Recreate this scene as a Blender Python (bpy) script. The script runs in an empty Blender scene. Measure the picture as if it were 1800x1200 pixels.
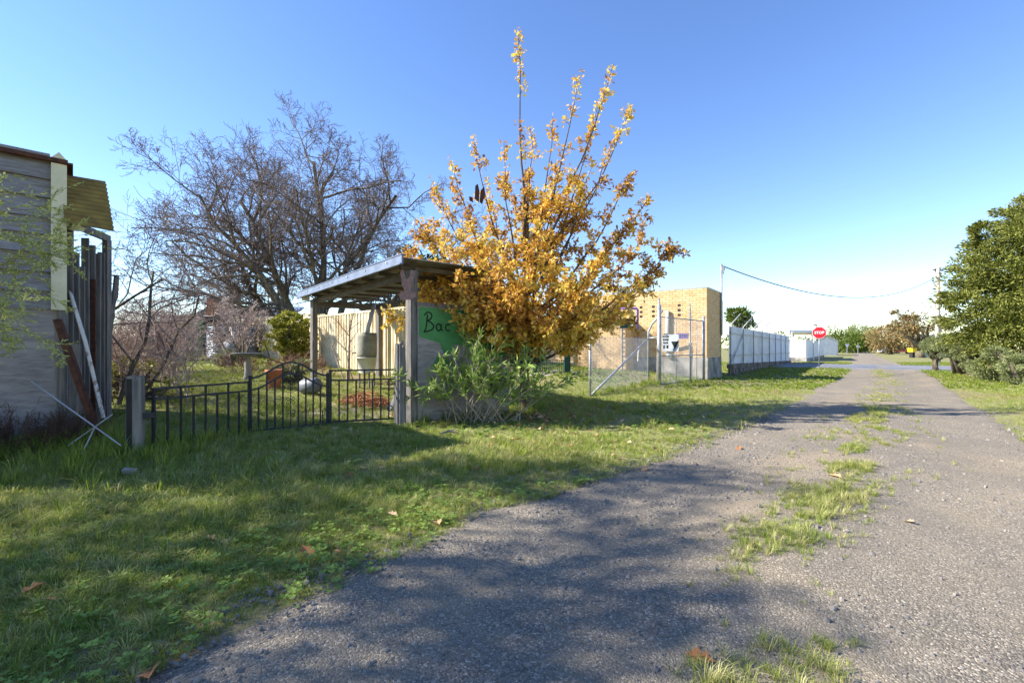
import bpy, math, random
import numpy as np
from mathutils import Vector, Matrix, Euler
SC = bpy.context.scene
COL = SC.collection
rad = math.radians
# ------------------------------------------------------------------ camera, sky, sun, exposure
CAMH = 1.30; FPX = 800.0; HOR = 611.0
cam_d = bpy.data.cameras.new('camera'); cam = bpy.data.objects.new('camera', cam_d); COL.objects.link(cam)
cam_d.sensor_width = 36.0; cam_d.lens = 36.0*FPX/1800.0
cam_d.shift_y = (HOR-600.0)/1800.0
cam_d.clip_start = 0.05; cam_d.clip_end = 4000
cam.location = (0, 0, CAMH); cam.rotation_euler = (rad(90), 0, 0)
SC.camera = cam
SUN_EL = rad(35.0)
w = bpy.data.worlds.new('World'); SC.world = w; w.use_nodes = True
nt = w.node_tree; nt.nodes.clear()
sky = nt.nodes.new('ShaderNodeTexSky'); sky.sky_type = 'NISHITA'; sky.sun_disc = False
sky.sun_elevation = SUN_EL; sky.sun_rotation = rad(270); sky.altitude = 200; sky.air_density = 1.0; sky.dust_density = 0.0; sky.ozone_density = 2.0
bg = nt.nodes.new('ShaderNodeBackground'); bg.inputs[1].default_value = 0.12
wo = nt.nodes.new('ShaderNodeOutputWorld')
hs_ = nt.nodes.new('ShaderNodeHueSaturation'); hs_.inputs['Saturation'].default_value = 1.16; hs_.inputs['Hue'].default_value = 0.511; nt.links.new(sky.outputs[0], hs_.inputs['Color']); nt.links.new(hs_.outputs[0], bg.inputs[0])
nt.links.new(bg.outputs[0], wo.inputs[0])
sun_d = bpy.data.lights.new('sun', 'SUN'); sun = bpy.data.objects.new('sun', sun_d); COL.objects.link(sun)
sun_d.energy = 5.0; sun_d.angle = rad(0.6); sun_d.color = (1.0, 0.95, 0.86)
sun.rotation_euler = Vector((math.cos(SUN_EL), 0.0, -math.sin(SUN_EL))).to_track_quat('-Z', 'Y').to_euler()
sun.location = (-20, 0, 20)
SC.view_settings.view_transform = 'Standard'; SC.view_settings.look = 'None'; SC.view_settings.gamma = 1.0
SC.view_settings.use_curve_mapping = False
SC.view_settings.exposure = 1.34
SC.cycles.max_bounces = 6; SC.cycles.transparent_max_bounces = 8
SC.cycles.use_denoising = True

# ------------------------------------------------------------------ helpers
rng = np.random.default_rng(7)
def W(px, py, Y): return np.array(((px-900)/FPX*Y, Y, CAMH-(py-HOR)/FPX*Y))
RD = np.array((0.605, 0.796)); RN = np.array((0.796, -0.605))     # along the lane / to its right
def LN(u, v, z=0.0): return np.array((RD[0]*u+RN[0]*v, RD[1]*u+RN[1]*v, z))
def sm(x, a, b):
    t = np.clip((np.asarray(x, float)-a)/(b-a), 0, 1); return t*t*(3-2*t)
def H(x, y):
    x = np.asarray(x, float); y = np.asarray(y, float)
    u = RD[0]*x+RD[1]*y; v = RN[0]*x+RN[1]*y
    d0 = 7.6-2.6*sm(u, 6, 14)
    d = np.clip(-v-d0, 0, 40)
    h = 0.5*(1-np.exp(-0.24*d))+0.025*d
    h = h*(1-sm(u, 34, 37)) + 0.03*np.sin(x*0.9+1.3)*np.sin(y*0.7) * sm(np.abs(v-0.4), 2, 5)
    h = h + 0.012*np.sin(x*2.3+y*1.1)
    tr = np.exp(-((v-edge_mid(u)-1.0)/0.5)**2)+np.exp(-((v-edge_mid(u)+1.1)/0.5)**2)
    return h-0.025*tr
EU = [-8, .4, 1.34, 2.85, 5.55, 9.05, 13.8, 26.3, 32, 60, 200]
EL = [-2.6, -2.39, -2.34, -2.40, -1.8, -1.42, -1.16, -.58, -.5, -.6, -.6]
ER = [1.9, 1.9, 1.9, 1.9, 1.95, 2.0, 2.14, 2.7, 2.9, 2.7, 2.6]
MU = [-8, 2.1, 3, 4.6, 6.9, 19.5, 29, 200]; MV = [-.1, -.2, -.45, -.3, -.03, .78, 1.0, 1.0]
def edge_l(u): return np.interp(u, EU, EL)
def edge_r(u): return np.interp(u, EU, ER)
def edge_mid(u): return np.interp(u, MU, MV)
def GZ(x, y): return float(H(x, y))

def lin(r, g, b):
    f = lambda c: (c/255/12.92) if c/255 <= .04045 else ((c/255+.055)/1.055)**2.4
    return (f(r), f(g), f(b), 1)
MATS = {}
def mat(name, c1, c2=None, scale=4.0, rough=0.8, bump=0.0, bscale=40.0, metallic=0.0, stretch=(1, 1, 1), rnd=None, trans=0.0, detail=6, spec=0.3, contrast=(0.35, 0.65), c3=None, s3=1.0, posvar=False):
    if name in MATS: return MATS[name]
    m = bpy.data.materials.new(name); m.use_nodes = True; t = m.node_tree; N = t.nodes; Lk = t.links
    p = N['Principled BSDF']; p.inputs['Roughness'].default_value = rough; p.inputs['Metallic'].default_value = metallic
    p.inputs['Specular IOR Level'].default_value = spec
    col = None
    tc = N.new('ShaderNodeTexCoord'); mp = N.new('ShaderNodeMapping'); mp.inputs['Scale'].default_value = stretch
    Lk.new(tc.outputs['Object'], mp.inputs[0])
    rgb = N.new('ShaderNodeRGB'); rgb.outputs[0].default_value = c1; col = rgb.outputs[0]
    def mix(a, b, fac):
        x = N.new('ShaderNodeMix'); x.data_type = 'RGBA'; Lk.new(fac, x.inputs[0])
        for s, q in ((x.inputs[6], a), (x.inputs[7], b)):
            if isinstance(q, tuple): s.default_value = q
            else: Lk.new(q, s)
        return x.outputs[2]
    def noise(sc, lo, hi, det=detail):
        n = N.new('ShaderNodeTexNoise'); n.inputs['Scale'].default_value = sc; n.inputs['Detail'].default_value = det; n.inputs['Roughness'].default_value = 0.62
        Lk.new(mp.outputs[0], n.inputs['Vector'])
        r = N.new('ShaderNodeMapRange'); r.inputs[1].default_value = lo; r.inputs[2].default_value = hi
        Lk.new(n.outputs[0], r.inputs[0]); return r.outputs[0]
    if c2: col = mix(col, c2, noise(scale, *contrast))
    if c3: col = mix(col, c3, noise(s3, 0.48, 0.66))
    if rnd:
        at = N.new('ShaderNodeAttribute'); at.attribute_name = 'rnd'
        cr = N.new('ShaderNodeValToRGB'); e = cr.color_ramp.elements
        e[0].color = rnd[0]; e[1].color = rnd[-1]
        for i, c in enumerate(rnd[1:-1]): e.new((i+1)/(len(rnd)-1)).color = c
        Lk.new(at.outputs['Fac'], cr.inputs[0])
        if c2:
            x = N.new('ShaderNodeMix'); x.data_type = 'RGBA'; x.blend_type = 'MULTIPLY'; x.inputs[0].default_value = 1.0
            Lk.new(cr.outputs[0], x.inputs[6]); Lk.new(col, x.inputs[7]); col = x.outputs[2]
        else: col = cr.outputs[0]
    if posvar:
        ge = N.new('ShaderNodeNewGeometry'); n = N.new('ShaderNodeTexNoise'); n.inputs['Scale'].default_value = .55; n.inputs['Detail'].default_value = 5; n.inputs['Roughness'].default_value = .7; Lk.new(ge.outputs['Position'], n.inputs['Vector'])
        cr = N.new('ShaderNodeValToRGB'); cr.color_ramp.elements[0].position = .34; cr.color_ramp.elements[0].color = (.76, .88, .7, 1); cr.color_ramp.elements[1].position = .66; cr.color_ramp.elements[1].color = (1.0, .93, .78, 1)
        Lk.new(n.outputs[0], cr.inputs[0]); x = N.new('ShaderNodeMix'); x.data_type = 'RGBA'; x.blend_type = 'MULTIPLY'; x.inputs[0].default_value = 1.0; Lk.new(col, x.inputs[6]); Lk.new(cr.outputs[0], x.inputs[7]); col = x.outputs[2]
    Lk.new(col, p.inputs['Base Color'])
    if bump:
        n = N.new('ShaderNodeTexNoise'); n.inputs['Scale'].default_value = bscale; n.inputs['Detail'].default_value = 8
        Lk.new(mp.outputs[0], n.inputs['Vector'])
        b = N.new('ShaderNodeBump'); b.inputs['Strength'].default_value = bump; b.inputs['Distance'].default_value = 0.02
        Lk.new(n.outputs[0], b.inputs['Height']); Lk.new(b.outputs[0], p.inputs['Normal'])
    if trans:
        tr = N.new('ShaderNodeBsdfTranslucent'); Lk.new(col, tr.inputs[0])
        ms = N.new('ShaderNodeMixShader'); ms.inputs[0].default_value = trans
        Lk.new(p.outputs[0], ms.inputs[1]); Lk.new(tr.outputs[0], ms.inputs[2]); Lk.new(ms.outputs[0], N['Material Output'].inputs[0])
    MATS[name] = m; return m

class MB:
    def __init__(s): s.v = []; s.n = 0; s.lp = []; s.sz = []; s.rn = []; s.r = 0.5
    def add(s, v, faces, r=None):
        v = np.asarray(v, float).reshape(-1, 3)
        if isinstance(faces, np.ndarray):
            s.lp.append((faces+s.n).ravel()); s.sz.append(np.full(len(faces), faces.shape[1]))
        else:
            s.lp.append(np.array([i+s.n for f in faces for i in f])); s.sz.append(np.array([len(f) for f in faces]))
        s.v.append(v); s.n += len(v)
        s.rn.append(np.full(len(v), s.r if r is None else r) if r is None or np.isscalar(r) else np.asarray(r))
        return s
    def box(s, c, size, rz=0.0, r=None, jit=0.0):
        q = np.array([(x, y, z) for x in (-.5, .5) for y in (-.5, .5) for z in (-.5, .5)])*np.array(size)
        if jit: q = q+rng.normal(0, jit, q.shape)
        a, b = math.cos(rz), math.sin(rz)
        q = np.c_[q[:, 0]*a-q[:, 1]*b, q[:, 0]*b+q[:, 1]*a, q[:, 2]]+np.array(c)
        return s.add(q, BOXF, r)
    def beam(s, p0, p1, w, h, up=(0, 0, 1), r=None, taper=1.0):
        p0 = np.array(p0, float); p1 = np.array(p1, float); d = p1-p0; d = d/np.linalg.norm(d)
        up = np.array(up, float)
        if abs(d@up) > .98: up = np.array((0, 1., 0)) if abs(d[1]) < .9 else np.array((1., 0, 0))
        a = np.cross(d, up); a /= np.linalg.norm(a); b = np.cross(a, d)
        q = []
        for i in (0, 1):
            for j in (-.5, .5):
                for k in (-.5, .5):
                    t = taper if i else 1.0
                    q.append((p1 if i else p0)+a*j*w*t+b*k*h*t)
        return s.add(q, BOXF, r)
    def tube(s, pts, radii, n=6, cap=True, r=None):
        pts = np.asarray(pts, float); k = len(pts)
        radii = np.full(k, radii) if np.isscalar(radii) else np.asarray(radii, float)
        d = np.gradient(pts, axis=0); d /= np.linalg.norm(d, axis=1)[:, None]+1e-9
        ref = np.array((0, 0, 1.)) if abs(d[:, 2]).mean() < .85 else np.array((1., 0, 0))
        a = np.cross(d, ref); a /= np.linalg.norm(a, axis=1)[:, None]+1e-9; b = np.cross(a, d)
        th = np.arange(n)*2*math.pi/n
        q = pts[:, None, :]+radii[:, None, None]*(a[:, None, :]*np.cos(th)[None, :, None]+b[:, None, :]*np.sin(th)[None, :, None])
        i = np.arange(k-1)[:, None]*n; j = np.arange(n)[None, :]; j2 = (j+1) % n
        f = np.stack([i+j, i+j2, i+n+j2, i+n+j], -1).reshape(-1, 4)
        s.add(q.reshape(-1, 3), f, r)
        if cap:
            base = s.n-k*n
            s.lp.append(np.arange(n)[::-1]+base); s.lp.append(np.arange(n)+base+(k-1)*n); s.sz.append(np.array([n, n]))
        return s
    def plate(s, pts, off, r=None):          # polygon extruded by a vector
        pts = np.asarray(pts, float); n = len(pts); off = np.asarray(off, float)
        f = [list(range(n))[::-1], [i+n for i in range(n)]]+[[i, (i+1) % n, (i+1) % n+n, i+n] for i in range(n)]
        return s.add(np.r_[pts, pts+off], f, r)
    def grid(s, P, thick=None, r=None):      # P (a,b,3)
        a, b, _ = P.shape
        i = np.arange(a-1)[:, None]*b; j = np.arange(b-1)[None, :]
        f = np.stack([i+j, i+j+1, i+b+j+1, i+b+j], -1).reshape(-1, 4)
        s.add(P.reshape(-1, 3), f, r)
        if thick is not None: s.add((P+np.asarray(thick)).reshape(-1, 3), f[:, ::-1], r)
        return s
    def lathe(s, c, prof, n=20, r=None, axis=None):
        th = np.arange(n)*2*math.pi/n
        P = np.array([[(q*math.cos(t), q*math.sin(t), z) for t in th] for q, z in prof])
        if axis is not None:
            M = np.array(Vector((0, 0, 1)).rotation_difference(Vector(axis)).to_matrix()); P = P@M.T
        P = P+np.array(c); k = len(prof)
        i = np.arange(k-1)[:, None]*n; j = np.arange(n)[None, :]; j2 = (j+1) % n
        f = np.stack([i+j, i+j2, i+n+j2, i+n+j], -1).reshape(-1, 4)
        s.add(P.reshape(-1, 3), f, r); return s
    def build(s, name, m, parent=None, loc=None, smooth=False, kind=None):
        me = bpy.data.meshes.new(name)
        v = np.concatenate(s.v); lp = np.concatenate(s.lp).astype(np.int32); sz = np.concatenate(s.sz).astype(np.int32)
        root = parent
        while root is not None and root.parent is not None: root = root.parent
        if root is not None: o0 = np.array(root.location)
        elif loc is not None: o0 = np.array(loc, float)
        else:
            o0 = (v.min(0)+v.max(0))/2; o0[2] = v[:, 2].min()
        v = v-o0
        me.vertices.add(len(v)); me.vertices.foreach_set('co', v.ravel().astype(np.float32))
        me.loops.add(len(lp)); me.loops.foreach_set('vertex_index', lp)
        me.polygons.add(len(sz)); st = np.r_[0, np.cumsum(sz)[:-1]].astype(np.int32)
        me.polygons.foreach_set('loop_start', st); me.polygons.foreach_set('loop_total', sz)
        me.polygons.foreach_set('use_smooth', np.full(len(sz), bool(smooth)))
        at = me.attributes.new('rnd', 'FLOAT', 'POINT'); at.data.foreach_set('value', np.concatenate(s.rn).astype(np.float32))
        me.update(calc_edges=True)
        me.materials.append(m)
        o = bpy.data.objects.new(name, me)
        if parent is None: o.location = o0
        else: o.parent = parent
        if kind: o['kind'] = kind
        COL.objects.link(o); return o
BOXF = [[0, 1, 3, 2], [4, 6, 7, 5], [0, 4, 5, 1], [2, 3, 7, 6], [0, 2, 6, 4], [1, 5, 7, 3]]
def thing(name, label, cat, loc, group=None):
    o = bpy.data.objects.new(name, None); COL.objects.link(o); o.location = loc; o.empty_display_size = .2
    return tag(o, label, cat, group)
def tag(o, label, cat, group=None):
    o['label'] = label; o['category'] = cat
    if group: o['group'] = group
    return o
def struct(o): o['kind'] = 'structure'; return o
def unit(v): v = np.asarray(v, float); return v/(np.linalg.norm(v)+1e-9)

# leaves: template (k,3) in local frame (x along the leaf, y across, z normal), many copies
def leaf_cloud(mb, pos, dirs, nrm, size, tv, tf, rnd):
    n = len(pos); d = dirs/(np.linalg.norm(dirs, axis=1)[:, None]+1e-9)
    b = np.cross(nrm, d); b /= np.linalg.norm(b, axis=1)[:, None]+1e-9; c = np.cross(d, b)
    q = pos[:, None, :]+size[:, None, None]*(d[:, None, :]*tv[None, :, 0, None]+b[:, None, :]*tv[None, :, 1, None]+c[:, None, :]*tv[None, :, 2, None])
    k = len(tv); f = (np.arange(n)[:, None, None]*k+tf[None]).reshape(-1, tf.shape[1])
    mb.add(q.reshape(-1, 3), f, np.repeat(rnd, k))
OAK_V = np.array([(0, 0, 0), (.25, .10, .02), (.33, .26, .06), (.48, .13, .03), (.62, .30, .07), (.78, .13, .03), (1, 0, -.06), (.78, -.13, .03), (.62, -.30, .07), (.48, -.13, .03), (.33, -.26, .06), (.25, -.10, .02), (.5, 0, -.02)])
OAK_F = np.array([(0, 1, 12), (1, 2, 3), (1, 3, 12), (3, 4, 5), (3, 5, 12), (5, 6, 12), (6, 7, 12), (7, 8, 9), (7, 9, 12), (9, 10, 11), (9, 11, 12), (11, 0, 12)])
LAN_V = np.array([(0, 0, 0), (.45, .11, .03), (1, 0, -.08), (.45, -.11, .03)]); LAN_F = np.array([(0, 1, 2, 3)])
SPR_V = np.array([(0, 0, 0), (.3, .16, .03), (1, .05, -.05), (.75, -.2, .03)]); SPR_F = np.array([(0, 1, 2, 3)])
def rvec(n): v = rng.normal(size=(n, 3)); return v/np.linalg.norm(v, axis=1)[:, None]

# branching growth -> list of (pts, radii, level)
def grow(out, p, d, L, r, lvl, maxl, nch, ratio, ang, wig, trop, seg=5, start=.25, r_end=.35, minr=.002):
    pts = [np.array(p, float)]; d = unit(d); step = L/seg
    dirs = [d]
    for i in range(seg):
        d = unit(d+rng.normal(0, wig, 3)+np.array((0, 0, trop))); pts.append(pts[-1]+d*step); dirs.append(d)
    rr = np.maximum(np.linspace(r, r*r_end, seg+1), minr)
    out.append((np.array(pts), rr, lvl))
    if lvl >= maxl: return
    n = nch[lvl] if lvl < len(nch) else nch[-1]
    n = max(1, int(round(n*rng.uniform(.75, 1.25))))
    for k in range(n):
        t = start+(1-start)*(k+rng.uniform(0, 1))/n; f = t*seg; i = min(int(f), seg-1); q = pts[i]+(pts[i+1]-pts[i])*(f-i)
        dd = dirs[i+1]; a = rng.normal(size=3); a = unit(np.cross(dd, a)); an = rad(rng.uniform(*ang))
        nd = dd*math.cos(an)+a*math.sin(an)
        grow(out, q, nd, L*ratio*rng.uniform(.6, 1.2)*(1.1-.45*t), max(rr[i]*.62*rng.uniform(.7, 1), minr), lvl+1, maxl, nch, ratio, ang, wig*1.15, trop, max(3, seg-1), start, r_end, minr)
def tubes(mb, br, lv, sides):
    for pts, rr, l in br:
        if l in lv: mb.tube(pts, rr, sides.get(l, 3), cap=False, r=rng.uniform(0, 1))

def scatter(name, pts, rot, scl, protos, m=None):
    me = bpy.data.meshes.new(name); n = len(pts)
    me.vertices.add(n); me.vertices.foreach_set('co', np.asarray(pts, np.float32).ravel())
    a = me.attributes.new('rot', 'FLOAT_VECTOR', 'POINT'); a.data.foreach_set('vector', np.asarray(rot, np.float32).ravel())
    a = me.attributes.new('scl', 'FLOAT', 'POINT'); a.data.foreach_set('value', np.asarray(scl, np.float32))
    a = me.attributes.new('idx', 'INT', 'POINT'); a.data.foreach_set('value', rng.integers(0, len(protos), n).astype(np.int32))
    o = bpy.data.objects.new(name, me); COL.objects.link(o)
    c = bpy.data.collections.new(name+'_kinds')
    for p in protos: c.objects.link(p)
    g = bpy.data.node_groups.new(name, 'GeometryNodeTree')
    g.interface.new_socket('Geometry', in_out='INPUT', socket_type='NodeSocketGeometry'); g.interface.new_socket('Geometry', in_out='OUTPUT', socket_type='NodeSocketGeometry')
    N = g.nodes; gi = N.new('NodeGroupInput'); go = N.new('NodeGroupOutput'); ip = N.new('GeometryNodeInstanceOnPoints'); ci = N.new('GeometryNodeCollectionInfo')
    ci.inputs['Collection'].default_value = c; ci.inputs['Separate Children'].default_value = True; ci.inputs['Reset Children'].default_value = True
    def attr(nm, ty):
        q = N.new('GeometryNodeInputNamedAttribute'); q.data_type = ty; q.inputs[0].default_value = nm; return q.outputs[0]
    ip.inputs['Pick Instance'].default_value = True
    e2r = N.new('FunctionNodeEulerToRotation')
    g.links.new(gi.outputs[0], ip.inputs['Points']); g.links.new(ci.outputs[0], ip.inputs['Instance'])
    g.links.new(attr('idx', 'INT'), ip.inputs['Instance Index']); g.links.new(attr('rot', 'FLOAT_VECTOR'), e2r.inputs[0]); g.links.new(e2r.outputs[0], ip.inputs['Rotation'])
    g.links.new(attr('scl', 'FLOAT'), ip.inputs['Scale']); g.links.new(ip.outputs[0], go.inputs[0])
    md = o.modifiers.new('scatter', 'NODES'); md.node_group = g
    o['kind'] = 'stuff'; return o
def proto(mb, name, m):
    o = mb.build(name, m, loc=(0, 0, 0)); COL.objects.unlink(o); return o
def vnoise(x, y, s, seed=0):     # smooth value noise 0..1
    x = np.asarray(x)*s+seed*17.3; y = np.asarray(y)*s+seed*9.1
    xi = np.floor(x).astype(int); yi = np.floor(y).astype(int); fx = x-xi; fy = y-yi
    h = lambda a, b: ((np.sin(a*127.1+b*311.7+seed)*43758.5453) % 1.0)
    fx = fx*fx*(3-2*fx); fy = fy*fy*(3-2*fy)
    return (h(xi, yi)*(1-fx)+h(xi+1, yi)*fx)*(1-fy)+(h(xi, yi+1)*(1-fx)+h(xi+1, yi+1)*fx)*fy

# ------------------------------------------------------------------ materials
M_WOOD = mat('weathered_wood', lin(128, 124, 122), lin(84, 80, 80), 3, .9, .5, 30, stretch=(14, 14, 1.2), c3=lin(150, 140, 128), s3=1.5)
M_WOODH = mat('weathered_beam', lin(128, 120, 112), lin(88, 82, 78), 3, .9, .5, 30, stretch=(1.5, 1.5, 14))
M_BOARD = mat('weatherboard', lin(156, 156, 160), lin(126, 124, 128), 3, .9, .45, 25, stretch=(2, 2, 22), c3=lin(128, 116, 106), s3=2, rnd=[(.6, .6, .63, 1), (1, 1, 1, 1), (.78, .75, .72, 1)])
M_PLY = mat('old_plywood', lin(152, 144, 140), lin(124, 117, 114), 3, .9, .35, 20, stretch=(2, 2, 10), c3=lin(160, 154, 150), s3=1.2)
M_CREAM = mat('cream_paint', lin(214, 206, 176), lin(190, 182, 152), 3, .7, .1, 30)
M_BLACK = mat('black_iron', lin(38, 42, 48), lin(60, 58, 58), 20, .5, .15, 60, metallic=.2)
M_RUST = mat('rusty_steel', lin(98, 62, 46), lin(62, 44, 38), 14, .9, .4, 50)
M_WHITEP = mat('flaking_white_paint', lin(205, 200, 192), lin(120, 84, 62), 9, .8, .3, 40, contrast=(.52, .62))
M_GALV = mat('galvanised_steel', lin(168, 172, 176), lin(135, 138, 142), 6, .5, .1, 40, metallic=.35, spec=.5)
M_TIN = mat('corrugated_zinc', lin(150, 160, 172), lin(118, 126, 138), 2.5, .45, .1, 30, metallic=.45, spec=.5, c3=lin(128, 112, 100), s3=1.3)
M_WSHEET = mat('white_sheet_steel', lin(226, 228, 232), lin(205, 207, 212), 1.5, .5, .05, 20)
M_CSHEET = mat('cream_sheet_steel', lin(226, 213, 180), lin(208, 194, 158), 1.5, .55, .05, 20, c3=lin(186, 160, 120), s3=.9)
M_BRICK = mat('buff_brick', (1, 1, 1, 1), (.92, .9, .87, 1), 9, .85, .25, 60, rnd=[lin(200, 168, 122), lin(212, 180, 134), lin(206, 173, 127), lin(216, 186, 142), lin(196, 160, 114)])
M_MORT = mat('mortar', lin(150, 128, 100), lin(128, 108, 86), 9, .95, .3, 60)
M_CONC = mat('concrete', lin(168, 162, 152), lin(118, 114, 110), 1.6, .9, .3, 30, c3=lin(92, 92, 92), s3=.8)
M_STONE = mat('rubble_stone', (1, 1, 1, 1), (.7, .68, .66, 1), 8, .95, .5, 30, rnd=[lin(90, 86, 82), lin(140, 130, 120), lin(112, 104, 98)])
M_BARK = mat('grey_bark', lin(104, 94, 86), lin(66, 58, 54), 8, .95, .6, 25, stretch=(3, 3, 1), c3=lin(128, 120, 84), s3=3)
M_TWIG = mat('twig_bark', lin(140, 124, 116), lin(104, 90, 84), 6, .9)
M_BRAM = mat('bramble_stem', lin(186, 168, 158), lin(140, 116, 106), 6, .9)
M_OAKB = mat('oak_bark', lin(104, 90, 76), lin(72, 62, 54), 14, .95, .5, 40, stretch=(2, 2, .6))
M_OAK = mat('oak_leaf', lin(1, 1, 1), None, rough=.55, rnd=[lin(138, 90, 44), lin(186, 134, 58), lin(212, 162, 66), lin(226, 186, 84), lin(238, 210, 92), lin(206, 190, 84), lin(232, 208, 150)], trans=.38)
M_OLE = mat('oleander_leaf', lin(1, 1, 1), None, rough=.5, rnd=[lin(70, 100, 42), lin(110, 140, 60), lin(150, 170, 84), lin(176, 186, 110)], trans=.25)
M_GRASS = mat('grass_blade', lin(1, 1, 1), None, rough=.6, rnd=[lin(88, 108, 42), lin(124, 142, 54), lin(152, 166, 68), lin(178, 184, 90), lin(198, 188, 124)], trans=.4, posvar=True)
M_DRYG = mat('dry_grass', lin(1, 1, 1), None, rough=.7, rnd=[lin(132, 142, 72), lin(168, 166, 98), lin(196, 186, 138)], trans=.3)
M_CLOV = mat('clover_leaf', lin(1, 1, 1), None, rough=.55, rnd=[lin(88, 118, 50), lin(116, 146, 62), lin(146, 168, 78)], trans=.35)
M_CON = mat('olive_foliage', lin(1, 1, 1), None, rough=.6, rnd=[lin(62, 70, 28), lin(96, 102, 40), lin(124, 128, 54), lin(150, 150, 72)], trans=.2)
M_GREYF = mat('grey_green_foliage', lin(1, 1, 1), None, rough=.6, rnd=[lin(92, 104, 64), lin(130, 138, 88), lin(158, 162, 112)], trans=.2)
M_DKF = mat('green_foliage', lin(1, 1, 1), None, rough=.6, rnd=[lin(52, 68, 24), lin(88, 106, 36), lin(122, 134, 52)], trans=.2)
M_GUM = mat('gum_foliage', lin(1, 1, 1), None, rough=.6, rnd=[lin(110, 96, 60), lin(138, 128, 74), lin(150, 112, 78), lin(104, 112, 62)], trans=.2)
M_IVY = mat('ivy_foliage', lin(1, 1, 1), None, rough=.6, rnd=[lin(92, 100, 34), lin(142, 142, 50), lin(186, 176, 70)], trans=.25)
M_STONEG = mat('loose_gravel', (1, 1, 1, 1), (.75, .75, .75, 1), 20, .9, .3, 80, rnd=[lin(92, 90, 90), lin(118, 114, 111), lin(140, 133, 126), lin(160, 150, 140)])
M_TERRA = mat('terracotta', lin(190, 120, 90), lin(160, 96, 72), 8, .85, .2, 30)
M_GREENP = mat('green_paint', lin(84, 142, 84), lin(70, 124, 72), 5, .75, .2, 30)
M_DKGREEN = mat('dark_green_paint', lin(44, 82, 66), lin(34, 64, 54), 6, .6)
M_DARK = mat('dark_void', lin(40, 38, 36), lin(56, 52, 48), 4, .95)
M_INK = mat('dark_ink', lin(34, 44, 36), None, rough=.8)
M_PLASTIC = mat('grey_plastic', lin(120, 124, 130), lin(98, 102, 108), 4, .5, .05)
M_PVC = mat('white_pvc', lin(222, 220, 212), lin(196, 192, 182), 4, .45)
M_RED = mat('sign_red', lin(200, 24, 40), lin(184, 20, 36), 3, .4, spec=.5)
M_WHITE = mat('sign_white', lin(240, 240, 240), lin(228, 228, 228), 3, .4)
M_PURP = mat('purple_paint', lin(120, 96, 168), lin(100, 80, 148), 5, .6)
M_POLE = mat('pale_pole_timber', lin(186, 178, 166), lin(150, 142, 132), 3, .9, .4, 30, stretch=(10, 10, 1))
M_REDBR = mat('red_brick', lin(178, 104, 76), lin(142, 78, 58), 8, .9, .3, 40)
M_ASPH = mat('asphalt', lin(118, 120, 126), lin(98, 100, 106), 1.2, .92, .3, 120, c3=lin(136, 134, 134), s3=.5)
M_FIBER = mat('amber_fibreglass', lin(150, 126, 62), lin(120, 98, 48), 5, .6, .15, 40, trans=.25)
M_BLUE = mat('blue_roof', lin(126, 146, 176), lin(110, 128, 158), 2, .5)
M_FARW = mat('house_wall', lin(214, 212, 206), lin(196, 194, 188), 1, .8)
M_YEL = mat('yellow_paint', lin(232, 196, 40), lin(214, 178, 34), 3, .5)
# ------------------------------------------------------------------ ground, lane, street
def ground_mat():
    m = mat('verge_soil', lin(118, 122, 62), lin(132, 128, 84), 1.2, .95, .4, 60, c3=lin(128, 110, 82), s3=.35); return m
def lane_mat():
    m = bpy.data.materials.new('lane_gravel'); m.use_nodes = True; t = m.node_tree; N = t.nodes; Lk = t.links; p = N['Principled BSDF']
    p.inputs['Roughness'].default_value = .92; p.inputs['Specular IOR Level'].default_value = .2
    tc = N.new('ShaderNodeTexCoord')
    def nz(s, d=6):
        n = N.new('ShaderNodeTexNoise'); n.inputs['Scale'].default_value = s; n.inputs['Detail'].default_value = d; Lk.new(tc.outputs['Object'], n.inputs['Vector']); return n.outputs[0]
    def rampc(f, *st):
        r = N.new('ShaderNodeValToRGB'); e = r.color_ramp.elements
        e[0].position, e[0].color = st[0]; e[1].position, e[1].color = st[-1]
        for q, c in st[1:-1]: e.new(q).color = c
        Lk.new(f, r.inputs[0]); return r.outputs[0]
    vo = N.new('ShaderNodeTexVoronoi'); vo.inputs['Scale'].default_value = 115; Lk.new(tc.outputs['Object'], vo.inputs['Vector'])
    sep = N.new('ShaderNodeSeparateColor'); Lk.new(vo.outputs['Color'], sep.inputs[0])
    stone = rampc(sep.outputs[0], (0, lin(70, 66, 61)), (.5, lin(120, 112, 101)), (.85, lin(150, 138, 121)), (1, lin(206, 194, 174)))
    base = rampc(nz(.7), (.28, lin(156, 141, 116)), (.5, lin(120, 111, 97)), (.72, lin(164, 145, 114)))
    x = N.new('ShaderNodeMix'); x.data_type = 'RGBA'; Lk.new(nz(1.6), x.inputs[0]); Lk.new(base, x.inputs[6]); Lk.new(stone, x.inputs[7])
    Lk.new(x.outputs[2], p.inputs['Base Color'])
    ad = N.new('ShaderNodeMath'); ad.operation = 'ADD'; Lk.new(vo.outputs['Distance'], ad.inputs[0]); Lk.new(nz(140, 3), ad.inputs[1])
    b = N.new('ShaderNodeBump'); b.inputs['Strength'].default_value = .8; b.inputs['Distance'].default_value = .006; b.invert = True
    Lk.new(ad.outputs[0], b.inputs['Height']); Lk.new(b.outputs[0], p.inputs['Normal'])
    return m
def sheet(us, vfun, name, m, zoff):
    P = []
    for u in us:
        vs, dz = vfun(u)
        xy = np.array([LN(u, v)[:2] for v in vs]); P.append(np.c_[xy, H(xy[:, 0], xy[:, 1])+zoff+dz])
    mb = MB(); mb.grid(np.array(P)); o = mb.build(name, m, smooth=True); struct(o); return o
us = np.r_[np.arange(-14, 14, .22), np.arange(14, 50, .6), np.arange(50, 140, 4), np.geomspace(140, 1800, 14)]
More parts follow.
